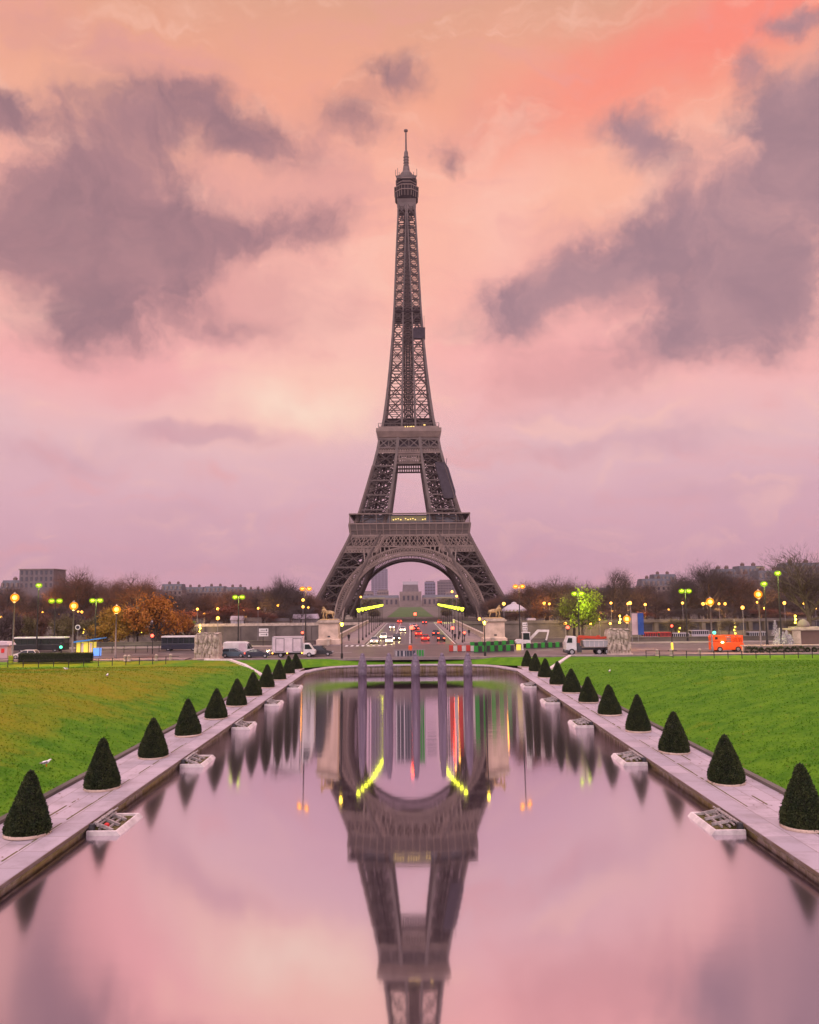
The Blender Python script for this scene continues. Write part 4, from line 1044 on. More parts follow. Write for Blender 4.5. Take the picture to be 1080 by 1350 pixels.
# ------------------------------------------------------------------ vehicles
def wheel(parent, x, y, r=.33, w=.22):
    b = MB(); b.tube((x, y-w/2, r), (x, y+w/2, r), r, r, 16); o = b.build('wheel', M['tyre'], parent)
    s = -1 if y < 0 else 1
    b = MB(); b.tube((x, y+s*(w/2-.02), r), (x, y+s*(w/2+.015), r), r*.62, r*.55, 12); b.build('rim', M['rim'], o)
def loft(b, secs):
    """closed loft of (y-halfwidth-bottom, hw-top, z0, z1) boxes along x"""
    n = len(secs); vs = []
    for x, hb, ht, z0, z1 in secs: vs += [(x, -hb, z0), (x, hb, z0), (x, ht, z1), (x, -ht, z1)]
    fs = [(0, 1, 2, 3), (4*n-1, 4*n-2, 4*n-3, 4*n-4)]
    for i in range(n-1):
        for j in range(4): fs.append((4*i+j, 4*i+4+j, 4*i+4+(j+1) % 4, 4*i+(j+1) % 4))
    b.add(vs, [f[::-1] for f in fs]); return b
def car(label, paint, loc, rz, group=None, head=False, tail=False, style='hatch', name='parked_car'):
    t = thing(name, label, 'car', loc, rz, group)
    b = MB(); loft(b, [(-2.05, .74, .70, .38, .82), (-1.95, .86, .80, .24, .98), (-1.2, .88, .84, .20, 1.0), (1.0, .88, .84, .20, .96), (1.75, .86, .78, .22, .80), (2.05, .72, .66, .34, .66)])
    b.build('body', M[paint], t, bevel=.05)
    b = MB()
    sec = {'hatch': [(-1.95, .78, .70, .96, 1.0), (-1.55, .79, .62, .97, 1.42), (.10, .79, .62, .97, 1.44), (.95, .79, .68, .95, 1.0)],
           'coupe': [(-1.75, .78, .72, .96, 1.0), (-.85, .79, .58, .97, 1.34), (-.1, .79, .58, .97, 1.36), (.95, .79, .70, .95, .99)],
           'suv': [(-1.98, .78, .72, .96, 1.05), (-1.80, .80, .66, .97, 1.62), (.2, .80, .66, .97, 1.64), (.95, .80, .70, .95, 1.02)]}[style]
    loft(b, sec); cb = b.build('cabin', M['win'], t, bevel=.03)
    b = MB(); rf = sec[1:3]; loft(b, [(rf[0][0]-.02, rf[0][2]+.01, rf[0][2]-.03, rf[0][4]-.02, rf[0][4]+.03), (rf[1][0]+.02, rf[1][2]+.01, rf[1][2]-.03, rf[1][4]-.02, rf[1][4]+.03)])
    for sy in (-1, 1):
        b.beam((rf[0][0], sy*rf[0][2], rf[0][4]), (sec[0][0], sy*.765, 1.0), .08); b.beam((rf[1][0], sy*rf[1][2], rf[1][4]), (sec[3][0], sy*.75, .99), .07); b.beam((-.6, sy*(rf[0][2]+.005), rf[0][4]), (-.6, sy*.80, .98), .09)
    b.build('roof', M[paint], t)
    for x in (-1.28, 1.30):
        for y in (-.80, .80): wheel(t, x, y)
    for y in (-.60, .60):
        b = MB(); b.ball((2.02, y, .62), .13, 8, 6); b.build('headlight', M['head' if head else 'rim'], t)
        b = MB(); b.box(-2.04, y, .78, .08, .32, .16); b.build('tail_light', M['tail' if tail else 'red'], t)
    return t
def gpos(px, py, z=ZR): 
    p = ground(px, py, z); return (p.x, p.y, z)
# traffic near the pool, left
def sloc(px, py): p = ground(px, py, ZR+.005); return (p.x, p.y, ZR+.005)
t = car('blue grey hatchback half hidden behind the left carved stone', 'teal_paint', (-29.3, 136.2, ZR), 0, style='hatch')
car('dark navy coupe with a lit tail light between the white van and the box truck', 'navy_paint', (-25.1, 134.9, ZR), 0, tail=True, style='coupe')
car('black estate car just ahead of the white box truck', 'black_paint', (-15.2, 138.4, ZR), 0, style='suv')
car('dark car waiting behind the cab of the box truck', 'navy_paint', (-17.6, 143.6, ZR), .1, style='suv')
car('cream taxi with amber lights behind the navy coupe', 'taxi_paint', (-22.6, 142.0, ZR), PI, style='hatch', head=True)
car('white car with its headlights on beside the cream taxi', 'white_paint', (-21.0, 146.2, ZR), PI*.95, style='hatch', head=True)
car('white hatchback parked behind the dark hedge on the left', 'white_paint', (-64.4, 137.5, ZR), PI, style='hatch')
def van(loc, rz, label):
    t = thing('delivery_van', label, 'van', loc, rz)
    b = MB(); b.prism([(-2.7, .35), (1.75, .35), (2.65, .40), (2.72, .95), (2.05, 1.18), (1.35, 2.15), (1.0, 2.38), (-2.55, 2.40), (-2.72, 2.2)], -.98, .98); b.build('body', M['white_paint'], t, bevel=.10)
    b = MB(); b.prism([(1.42, 1.22), (2.02, 1.22), (1.42, 2.05)], -.995, .995); b.build('window', M['win'], t)
    b = MB(); b.quad((2.07, -.8, 1.22), (2.07, .8, 1.22), (1.42, .75, 2.1), (1.42, -.75, 2.1)); b.build('windscreen', M['win'], t)
    b = MB(); b.box(.55, -.985, 1.3, 1.2, .02, 1.7); b.box(-1.2, -.985, 1.0, 2.6, .02, .06); b.build('sliding_door', M['van_pink'], t)
    for x in (-1.7, 1.75):
        for y in (-.9, .9): wheel(t, x, y, .36)
    for y in (-.75, .75):
        b = MB(); b.box(2.7, y, .85, .1, .26, .26); b.build('headlight', M['rim'], t)
        b = MB(); b.box(-2.72, y*1.15, 1.3, .06, .12, .6); b.build('tail_light', M['red'], t)
    return t
van((-29.0, 139.6, ZR), 0, 'white panel van between the carved stone and the box truck')
def box_truck(loc, rz, label):
    t = thing('box_truck', label, 'truck', loc, rz)
    b = MB(); b.box(-1.2, 0, 2.10, 5.0, 2.25, 2.55); b.build('cargo_box', M['van_pink'], t, bevel=.04)
    b = MB()
    for x in (-3.66, 1.26): b.box(x, -1.13, 2.1, .09, .03, 2.5)
    b.box(-1.2, -1.13, .86, 5.0, .03, .10); b.box(-1.2, -1.13, 3.34, 5.0, .03, .10); b.build('edge_trim', M['grey_paint'], t)
    for x in (-2.4, .4):
        b = MB()
        for dx in (-.68, .68): b.box(x+dx, -1.14, 2.05, .07, .04, 2.1)
        b.box(x, -1.14, 3.1, 1.4, .04, .07); b.box(x, -1.14, 1.0, 1.4, .04, .07); b.build('side_door', M['box_dark'], t)
    b = MB(); b.prism([(1.35, .45), (3.3, .45), (3.35, 1.05), (2.95, 1.30), (2.35, 2.15), (2.2, 2.25), (1.35, 2.25)], -.98, .98); b.build('cab', M['white_paint'], t, bevel=.07)
    b = MB(); b.prism([(1.65, 1.32), (2.88, 1.32), (2.33, 2.1), (1.65, 2.1)], -.995, .995); b.build('window', M['win'], t)
    b = MB(); b.box(-.6, 0, .62, 6.0, .9, .3); b.build('chassis', M['box_dark'], t)
    for x in (-2.3, 2.35):
        for y in (-.92, .92): wheel(t, x, y, .40, .25)
    for x in (-3.6, -1.2, 1.2):
        b = MB(); b.ball((x, -1.18, .72), .11, 8, 6); b.build('marker_lamp', M['amber'], t)
box_truck((-19.0, 135.4, ZR), 0, 'white box truck with two side doors on the road left of the pool')
def tipper(loc, rz, label):
    t = thing('tipper_truck', label, 'truck', loc, rz)            # faces -x
    b = MB(); b.box(.9, 0, .95, 6.6, .9, .35); b.build('chassis', M['box_dark'], t)
    b = MB(); b.prism([(-3.5, .75), (-1.75, .75), (-1.75, 3.0), (-3.05, 3.05), (-3.45, 2.1)], -1.15, 1.15); b.build('cab', M['white_paint'], t, bevel=.07)
    b = MB(); b.prism([(-3.36, 2.0), (-2.45, 2.0), (-2.45, 2.75), (-3.08, 2.78)], -1.165, 1.165); b.build('window', M['win'], t)
    b = MB(); b.box(-3.35, 0, .62, .5, 2.3, .5); b.build('bumper', M['box_dark'], t)
    b = MB(); b.prism([(-.55, 1.30), (4.3, 1.30), (4.45, 2.35), (-.70, 2.35)], -1.2, 1.2); bd = b.build('tipping_bed', M['grey_paint'], t)
    b = MB()
    for i in range(7): b.box(-.4+i*.75, -1.22, 1.85, .08, .06, 1.0)
    b.box(1.9, -1.23, 2.33, 5.1, .08, .12); b.build('bed_rib', M['concrete'], bd)
    b = MB(); b.box(-1.2, 0, 1.9, .4, .8, 2.0); b.build('crane_mast', M['crane_red'], t)
    b = MB(); b.beam((-1.25, -.3, 2.95), (2.0, -.3, 2.75), .34, .42); b.beam((1.6, -.3, 2.66), (4.5, -.3, 2.85), .28, .34); b.beam((-1.2, -.3, 2.3), (.3, -.3, 2.85), .16); b.box(2.0, -.3, 2.95, .5, .4, .35); b.build('crane_arm', M['crane_red'], t)
    b = MB(); b.box(-1.45, -1.0, 1.2, .45, .3, 1.5); b.box(-1.1, -1.05, .95, .3, .25, 1.1); b.build('stabiliser', M['box_dark'], t)
    for x in (-2.55, 1.9, 3.25):
        for y in (-1.0, 1.0): wheel(t, x, y, .52, .32)
    for y in (-.9, .9):
        b = MB(); b.box(-3.62, y, .75, .06, .32, .2); b.build('headlight', M['rim'], t)
tipper((28.7, 134.6, ZR), 0, 'white cabbed tipper truck with an orange crane arm on the right of the road')
def excavator(loc, rz):
    t = thing('excavator', 'small white excavator behind the green barriers on the right', 'excavator', loc, rz)
    for y in (-.8, .8):
        b = MB(); b.prism([(-1.4, .1), (1.4, .1), (1.65, .4), (1.4, .75), (-1.4, .75), (-1.65, .4)], y-.25, y+.25); b.build('track', M['tyre'], t)
    b = MB(); b.prism([(-1.5, .8), (1.2, .8), (1.2, 1.5), (-1.3, 1.6), (-1.6, 1.3)], -1.0, 1.0); b.build('body', M['white_paint'], t, bevel=.08)
    b = MB(); b.prism([(-.3, 1.5), (1.1, 1.5), (1.0, 2.8), (-.25, 2.8)], -.95, .2); c = b.build('cab', M['win'], t)
    b = MB(); b.box(.4, -.38, 2.85, 1.5, 1.3, .12)
    for x in (-.28, 1.08): b.beam((x, -.96, 1.5), (x*.95, -.96, 2.85), .1)
    b.build('roof', M['white_paint'], c)
    b = MB(); b.beam((1.1, .4, 1.4), (2.9, .4, 3.2), .36, .45); b.beam((2.8, .4, 3.15), (4.9, .4, 3.1), .32, .40); b.build('boom', M['white_paint'], t)
    b = MB(); b.beam((4.8, .4, 3.2), (4.3, .4, 1.3), .26, .34); a = b.build('stick', M['white_paint'], t)
    b = MB(); b.prism([(3.8, .5), (4.6, .4), (4.5, 1.3), (4.1, 1.4), (3.7, 1.0)], .0, .8); b.build('bucket', M['box_dark'], t)
p = gpos(700, 858); excavator((p[0], p[1]+9, ZR), 0)
def orange_machine(loc):
    t = thing('orange_works_vehicle', 'bright orange works vehicle parked behind the fence on the right', 'works vehicle', loc)
    b = MB(); b.prism([(-2.6, .30), (2.5, .35), (2.6, 1.45), (2.2, 1.65), (-2.6, 1.60)], -1.0, 1.0); b.build('body', M['orange_paint'], t, bevel=.06)
    b = MB(); b.prism([(-2.55, 1.70), (-.3, 1.70), (-.3, 2.45), (-.9, 2.75), (-2.35, 2.85), (-2.6, 2.5)], -1.02, 1.02); b.build('cab', M['orange_paint'], t, bevel=.06)
    b = MB(); b.prism([(-2.2, 2.1), (-1.75, 2.1), (-1.75, 2.5), (-2.15, 2.5)], -1.04, 1.04); b.build('window', M['win'], t)
    b = MB()
    for x in (-.5, .6, 1.6, 2.4): b.box(x, -.95, 2.2, .14, .12, 1.0); b.box(x, .95, 2.2, .14, .12, 1.0)
    for z in (1.95, 2.35, 2.7): b.box(.95, -.95, z, 3.1, .1, .12); b.box(.95, .95, z, 3.1, .1, .12)
    b.build('rack', M['orange_paint'], t)
    for x, w in ((-.1, .7), (1.1, .6), (2.0, .5)):
        b = MB(); b.box(x+.3, -.2, 2.05, w, 1.2, .9); b.build('tool_box', M['orange_paint' if x > 0 else 'grey_paint'], t)
    b = MB(); b.ball((-1.0, -1.08, 1.62), .2, 10, 6, .5); b.build('work_lamp', M['head'], t)
    for x in (-1.45, 1.6):
        for y in (-.92, .92): wheel(t, x, y, .45, .28)
orange_machine((53.2, 138.6, ZR))
# traffic on the bridge
PB = 3.67
hl = [(531, 833, 'white_paint', 'on the bridge beside the centre line'), (517, 829.5, 'grey_paint', 'farthest up the left lanes of the bridge'), (513, 848.5, 'white_paint', 'second from the left in the near row on the bridge'), (493.5, 849, 'grey_paint', 'leftmost in the near row on the bridge'), (505.5, 843, 'white_paint', 'just behind the leftmost near car on the bridge'), (523, 845, 'black_paint', 'rightmost in the near row of oncoming cars')]
tl = [(552, 839, 'red_paint', 'in the middle lane behind the red signal'), (561, 845.5, 'red_paint', 'nearest in the middle lane of the bridge'), (575, 838.5, 'navy_paint', 'in the right lane, farther of two'), (582, 846, 'black_paint', 'in the right lane, nearer of two'), (549, 832, 'black_paint', 'fourth away up the middle lane'), (546.5, 828, 'grey_paint', 'far up the bridge near the centre line'), (527, 821.5, 'red_paint', 'at the far left end of the bridge'), (580, 822.5, 'orange_paint', 'at the far right end of the bridge'), (560, 823, 'navy_paint', 'crossing at the far end of the bridge')]
pc = None
for px, py, paint, lab in hl:
    p = ground(px, py, PB); c = car('%s car with headlights on, %s' % (paint.split('_')[0], lab), paint, (p.x, p.y+2, PB), -PI/2, 'oncoming cars on the bridge', head=True, name='oncoming_car'); point_light(c, (3.3, 0, .75), (1, .72, .25), 90, .25)
for px, py, paint, lab in tl:
    p = ground(px, py, PB); c = car('%s car with red tail lights, %s' % (paint.split('_')[0], lab), paint, (p.x, p.y+2, PB), PI/2, 'departing cars on the bridge', tail=True, name='departing_car'); point_light(c, (-2.7, 0, .8), (1, .10, .04), 35, .25)

# ------------------------------------------------------------------ lamps, signals, signs
def head_z(px, pyt, y): return at(px, pyt, y).z
ORANGE, GREEN, YEL = (1, .50, .12), (.75, 1, .15), (1, .72, .2)
def lamp_orange(px, pyt, pyb, label, light=True):
    p = ground(px, pyb, ZR); h = head_z(px, pyt, p.y)-ZR
    t = thing('globe_street_lamp', label, 'street lamp', (p.x, p.y, ZR), group='orange globe street lamps')
    b = MB(); b.lathe([(.22, 0), (.24, .1), (.20, .9), (.15, 1.1), (.13, 3.0), (.09, h-.9), (.13, h-.9), (.10, h-.6)], 12); b.build('pole', M['metal_grey'], t, smooth=True)
    b = MB(); b.lathe([(.10, h-.85), (.26, h-.72), (.28, h-.58)], 12); b.build('collar', M['metal_grey'], t)
    b = MB(); b.ball((0, 0, h), .36, 16, 10); b.build('bulb', M['globe_orange'], t, smooth=True); b = MB(); b.ball((0, 0, h), .66, 18, 12); b.build('globe', M['halo_orange'], t, smooth=True)  # the outer globe is an added halo shell round the bulb
    b = MB(); b.lathe([(.26, h+.60), (.14, h+.74), (.02, h+.9)], 10); b.build('finial', M['metal_grey'], t)
    if light: point_light(t, (0, -.9, h), ORANGE, 3200, .4)
def lamp_tall(px, pyt, pyb, label, m='globe_green', two=True, light=True, colr=GREEN):
    p = ground(px, pyb, ZR); h = head_z(px, pyt, p.y)-ZR
    t = thing('tall_mast_lamp', label, 'street lamp', (p.x, p.y, ZR), group='tall mast lamps round the square')
    b = MB(); b.lathe([(.26, 0), (.28, .15), (.22, 1.2), (.16, 1.5), (.12, 6), (.08, h-.2), (.09, h+.3)], 10); b.build('pole', M['metal_black'], t, smooth=True)
    if two:
        b = MB(); b.beam((-.8, 0, h+.12), (.8, 0, h+.12), .08); b.beam((-.7, 0, h+.1), (0, 0, h-.5), .05); b.beam((.7, 0, h+.1), (0, 0, h-.5), .05); b.build('crossbar', M['metal_black'], t)
    for x in ((-.75, .75) if two else (0,)):
        b = MB(); b.lathe([(.08, h+.32), (.30, h+.22), (.36, h+.05)], 12, (x, 0, 0)); hd = b.build('head', M['metal_black'], t)
        b = MB(); b.ball((x, 0, h-.02), .32, 12, 8, .7); b.build('lamp', M[m], hd, smooth=True); b = MB(); b.ball((x, 0, h-.12), .62, 14, 10, .8); b.build('shade', M['halo_green' if m == 'globe_green' else 'halo_orange'], hd, smooth=True)  # the outer ball is an added halo shell round the lamp
    if light: point_light(t, (0, -.9, h-.3), colr, 2400, .4)
lamp_orange(16, 788, 874, 'orange globe lamp on a grey pole by the left end of the dark hedge')
lamp_orange(95, 799, 872, 'orange globe lamp on a grey pole standing over the dark hedge')
lamp_orange(152, 803.5, 868, 'orange globe lamp on a pale pole right of the lit yellow kiosk')
lamp_orange(939.5, 793.5, 860, 'orange globe lamp on a pale pole behind the orange works vehicle')
lamp_orange(1004, 783.5, 861, 'orange globe lamp on a pale pole right of the orange works vehicle')
lamp_orange(828, 816, 856, 'orange globe lamp rising behind the right carved stone')
lamp_tall(48, 771, 860, 'tall black mast lamp with one green head above the white hatchback', two=False)
lamp_tall(71, 791.5, 858, 'tall black mast lamp with twin green heads left of the lit kiosk', light=False)
lamp_tall(125, 791, 857, 'tall black mast lamp with twin green heads above the lit kiosk')
lamp_tall(314, 786.5, 851, 'tall black mast lamp with twin green heads behind the white van')
lamp_tall(906.5, 778.5, 846, 'tall black mast lamp with twin green heads left of the orange works vehicle')
lamp_tall(1012, 769, 854, 'tall black mast lamp with one green head left of the white trees', two=False)
lamp_tall(1031, 755, 853, 'tallest black mast lamp with one green head in front of the large bare tree', two=False)
lamp_tall(764, 782, 848, 'tall mast lamp with twin green heads lighting the green tree')
lamp_tall(403, 775.5, 848, 'tall mast lamp with twin orange heads left of the left bridge pedestal', 'globe_orange', colr=ORANGE)
lamp_tall(686, 772.5, 846, 'tall mast lamp with twin orange heads right of the right bridge pedestal', 'globe_orange', colr=ORANGE)
for px, pyt, pyb, side in ((450.5, 823, 868.5, 'left'), (640, 821, 866, 'right')):
    p = ground(px, pyb, ZR); h = head_z(px, pyt, p.y)-ZR
    t = thing('lantern_post', 'black lantern post with a yellow light in front of the %s bridge pedestal' % side, 'street lamp', (p.x, p.y+.5, ZR))
    b = MB(); b.lathe([(.20, 0), (.20, .7), (.10, .9), (.07, h-.5), (.12, h-.35)], 10); b.build('pole', M['metal_black'], t)
    b = MB(); b.lathe([(.16, h-.33), (.28, h+.18), (.26, h+.22)], 6); b.build('lantern', M['globe_yellow'], t)
    b = MB(); b.lathe([(.32, h+.22), (.15, h+.42), (.03, h+.55)], 6); b.build('cap', M['metal_black'], t)
    point_light(t, (0, -.6, h), YEL, 350, .3)
# the two lamp rows on the bridge
bp = None
for s, side in ((-1, 'left'), (1, 'right')):
    for i in range(11):
        y = 172.5+14.2*i; lab = 'slim bridge lamp with yellow green lantern in the %s row, %s from the near end' % (side, nth(i)); loc = (s*10.9, y, 3.83); h = 6.9
        if bp is None:
            bp = thing('bridge_lamp', lab, 'street lamp', loc, group='lamps lining the bridge')
            b = MB(); b.lathe([(.19, 0), (.19, .5), (.10, .7), (.06, h-.35), (.14, h-.25)], 10); b.build('pole', M['metal_black'], bp)
            b = MB(); b.lathe([(.20, h-.34), (.46, h+.30), (.36, h+.40)], 8); b.build('lantern', M['lantern_green'], bp)
            b = MB(); b.lathe([(.40, h+.40), (.18, h+.56), (.02, h+.7)], 8); b.build('cap', M['metal_black'], bp)
        else: o = dup(bp, loc, 0, lab)
for s in (-1, 1):
    for y in (190, 235, 285):
        l = bpy.data.lights.new('bridge_lamp_light', 'POINT'); l.energy = 260; l.color = (.9, 1, .3); l.shadow_soft_size = .6
        o = bpy.data.objects.new('bridge_lamp_light', l); COL.objects.link(o); o.visible_glossy = False; o.location = (s*10.9, y, 9.6)
# golden triple-globe candelabras and small far lamps
def candel(px, pyt, d, label, n=3):
    z0 = 3.2 if d > 300 else ZR; h = at(px, pyt, d).z-z0; x = at(px, pyt, d).x
    t = thing('golden_candelabra_lamp', label, 'street lamp', (x, d, z0), group='golden candelabra lamps')
    b = MB(); b.lathe([(.25, 0), (.2, .8), (.1, 1), (.08, h)], 8); b.build('pole', M['metal_grey'], t)
    for k in range(n):
        b = MB(); b.ball((.16*(1 if k % 2 else -1)*(k > 0), -.2, h-1.25*k), .36, 10, 8); b.build('globe', M['globe_yellow'], t, smooth=True)
    point_light(t, (0, -1.6, h-1), YEL, 3000, .4)
for px, pyt, d, lab in ((36, 824, 300, 'behind the far left street, left of the mast lamps'), (111, 825, 310, 'between the kiosk mast lamp and the hedge lamp'), (188, 824, 300, 'under the orange autumn tree'), (264, 824, 318, 'above the left carved stone'),
                        (895, 824, 318, 'in front of the gallery openings, left of the orange vehicle'), (968, 822, 318, 'above the orange works vehicle'), (1048, 812, 300, 'beside the trunk of the large bare tree'), (817, 812, 310, 'above the right carved stone')):
    candel(px, pyt, d, 'golden globe lamp %s' % lab, 4 if px == 968 else 3)
sp = None
small = [(57, 808), (79, 809), (104, 806), (109, 807), (158, 819), (3, 813), (183, 806), (221, 805), (225, 817), (261, 803), (288, 803), (288, 815), (270, 810), (322, 805), (341, 802), (329, 816), (367, 798), (400, 800), (407, 801), (400, 791), (664, 796), (717, 795), (724, 796), (762, 797), (790, 816), (805, 795), (827, 796), (830, 795), (850, 797), (807, 806), (791, 808), (899, 795), (926, 796), (931, 795), (947, 796), (955, 796), (978, 801), (948, 804), (997, 794), (1007, 802), (1033, 795), (1059, 795), (1069, 796), (1074, 802), (881, 804), (745, 822), (778, 822), (804, 822), (476, 787), (602, 786), (632, 816), (596, 780)]
for i, (px, py) in enumerate(sorted(small, key=lambda q: (q[0], q[1]))):
    d = 345 if i % 3 else 322.5
    if 470 < px < 610: d = 420
    if 740 < px < 810 and py > 818: d = 321
    q = at(px, py, d); z0 = 3.2 if d > 324 else -3
    if d == 420: z0 = 0
    lab = 'small warm street lamp across the river, %s' % rel('lamp', px)
    if sp is None:
        sp = thing('far_street_lamp', lab, 'street lamp', group='small warm lamps across the river')
        b = MB(); b.lathe([(.18, -9), (.10, -8), (.09, -.4)], 6); b.build('pole', M['metal_grey'], sp)
        b = MB(); b.ball((0, 0, 0), .55, 8, 6); b.build('globe', M['globe_warm'], sp, smooth=True)
        o = sp
    else: o = dup(sp, label=lab)
    o.location = (q.x, d-.8, q.z); o.scale = (rnd.uniform(.7, 1.25),)*2+(max(.3, (q.z-z0)/9),)
    for ch in o.children:
        if ch.name.startswith('globe'): ch.scale = (1, 1, 1/o.scale.z*o.scale.x)
for px, d, e, c in ((60, 345, 4000, ORANGE), (180, 345, 4000, ORANGE), (270, 345, 3500, ORANGE), (350, 345, 3000, ORANGE), (720, 345, 3500, ORANGE), (830, 345, 4000, ORANGE), (940, 345, 4500, ORANGE), (1020, 345, 4000, ORANGE), (745, 320, 2500, YEL), (790, 320, 3000, YEL), (585, 321, 1200, GREEN)):
    q = at(px, 806 if d > 330 else 822, d); l = bpy.data.lights.new('far_lamp_light', 'POINT'); l.energy = e*2.6; l.color = c; l.shadow_soft_size = 1.0
    o = bpy.data.objects.new('far_lamp_light', l); COL.objects.link(o); o.visible_glossy = False; o.location = (q.x, d-6, max(q.z, 7))
def signal(px, pyt, pyb, label, red=True, z=ZR, big=.2):
    p = ground(px, pyb, z); h = head_z(px, pyt, p.y)-z
    t = thing('traffic_light', label, 'traffic light', (p.x, p.y, z), group='traffic lights round the square')
    b = MB(); b.tube((0, 0, 0), (0, 0, h+.5), .09, .07, 8); b.build('pole', M['metal_black'], t)
    b = MB(); b.box(0, -.12, h-.25 if red else h+.25, .42, .3, 1.15); b.build('housing', M['metal_black'], t, bevel=.03)
    for k, z_ in enumerate((h, h-.32, h-.64) if red else (h+.64, h+.32, h)):
        lit = (red and k == 0) or (not red and k == 2)
        b = MB(); b.ball((0, -.28, z_), big if lit else .12, 10, 6); b.build('lens', M[('sig_red' if red else 'sig_green')] if lit else M['box_dark'], t)
signal(201, 838, 862, 'red traffic light right of the pale globe lamp under the autumn tree', big=.28)
signal(399, 834, 848, 'red traffic light by the orange mast lamp behind the box truck', big=.26)
signal(81, 853, 861, 'green traffic light behind the hedge, left of the lit kiosk', False, big=.26)
signal(942, 834, 853, 'green traffic light beside the orange works vehicle', False, big=.30)
signal(749, 827, 849, 'red traffic light left of the tipper truck cab', big=.32)
signal(543, 827.5, 848, 'large red traffic light at the near end of the bridge centre line', big=.40)
signal(597, 828, 842, 'red traffic light on the right sidewalk of the bridge', z=3.83, big=.36)
signal(612.5, 834, 846, 'low red traffic light right of the other bridge sidewalk light', z=3.83, big=.26)
signal(547.5, 809.5, 822, 'distant red traffic light beyond the far end of the bridge', z=3.3, big=.60)
signal(886.5, 825, 855, 'traffic light above the yellow based bollard on the right', big=.2)
# signs
def plates(px, pyb, pyt, label, n, w):
    p = ground(px, pyb, ZR); h = head_z(px, pyt, p.y)-ZR
    t = thing('direction_sign', label, 'sign', (p.x, p.y, ZR))
    b = MB(); b.tube((0, 0, 0), (0, 0, h), .07, .07, 8); b.build('pole', M['metal_black'], t)
    for k in range(n):
        b = MB(); b.box(.1, -.11, h-.45-k*.85, w, .06, .72); b.build('plate', M['white_paint'], t)
        b = MB(); b.box(.0, -.15, h-.45-k*.85, w*.55, .02, .09); b.box(.1+w*.32, -.15, h-.45-k*.85, w*.12, .02, .36); b.build('legend', M['box_dark'], t)
plates(692, 852, 820, 'stack of three white direction plates right of the right pedestal', 3, .95)
plates(347, 852, 828, 'two white direction plates on a post behind the white van', 2, 1.9)
plates(446, 849, 827, 'narrow stack of white plates beside the left pedestal', 4, .5)
p = ground(102, 858, ZR); t = thing('no_entry_sign', 'round dark sign with a white ring on a post above the lit kiosk', 'sign', (p.x, p.y, ZR)); h = head_z(102, 827, p.y)-ZR
b = MB(); b.tube((0, 0, 0), (0, 0, h), .06, .06, 8); b.build('pole', M['metal_grey'], t)
b = MB(); b.tube((0, -.10, h), (0, -.16, h), .5, .5, 20); b.build('ring', M['white_paint'], t); b = MB(); b.tube((0, -.165, h), (0, -.2, h), .33, .33, 20); b.build('disc', M['navy_paint'], t)

# ------------------------------------------------------------------ barriers round the road works
def barrier(p, q, m, label, group, hgt=1.1):
    p, q = Vector(p), Vector(q); d = q-p; L_ = d.length; a = math.atan2(d.y, d.x)
    t = thing('works_barrier', label, 'barrier', (p.x, p.y, ZR), a, group)
    b = MB(); b.box(L_*.27, 0, hgt*.54, L_*.5, .16, hgt*.9); b.box(L_*.27, 0, hgt*.5, L_*.40, .20, hgt*.5); b.build('panel', M[m], t, bevel=.02)
    b = MB(); b.box(L_*.77, 0, hgt*.50, L_*.44, .12, hgt*.78)
    for k in range(3): b.box(L_*(.64+.13*k), 0, hgt*.5, .05, .16, hgt*.84)
    b.build('dark_panel', M['barrier_black' if m != 'barrier_red' else 'barrier_white'], t)
    b = MB(); b.box(L_*.5, 0, .06, L_*.9, .5, .12); b.build('foot', M['box_dark'], t)
def run(pts, n, m, lab, group, hgt=1.1):
    P = [ground(x, y, ZR) for x, y in pts]; P = [Vector((v.x, v.y, 0)) for v in P]
    ls = [(b-a).length for a, b in zip(P, P[1:])]; tot = sum(ls)
    def pos(s):
        for (a, b), l in zip(zip(P, P[1:]), ls):
            if s <= l: return a+(b-a)*(s/l)
            s -= l
        return P[-1]
    for i in range(n): barrier(pos(tot*i/n), pos(tot*(i+.97)/n), m, lab % nth(i), group, hgt)
run([(678, 858.5), (625, 860.5)][::-1], 5, 'barrier_green', 'green and black barrier in the left run of road works, %s from the left', 'green road works barriers', 1.15)
run([(694, 855.5), (742, 853.5)], 5, 'barrier_green', 'green and black barrier in the right run by the excavator, %s from the left', 'green road works barriers', 1.05)
run([(592, 859.5), (626, 859.5)], 3, 'barrier_red', 'red and white barrier at the right of the bridge mouth, %s from the left', 'red and white barriers', 1.2)
run([(620, 853), (682, 850)], 6, 'barrier_green', 'green barrier in the back row behind the road works, %s from the left', 'green road works barriers', .95)
p = gpos(689, 857); t = thing('delineator_post', 'pale lit marker post between the two runs of green barriers', 'post', p)
b = MB(); b.lathe([(.22, 0), (.18, .2), (.16, 1.45), (.05, 1.5)], 10); b.build('post', M['white_paint'], t); b = MB(); b.box(-.7, 0, .5, .8, .3, 1.0); b.build('lit_panel', M['kiosk_yellow'], t)
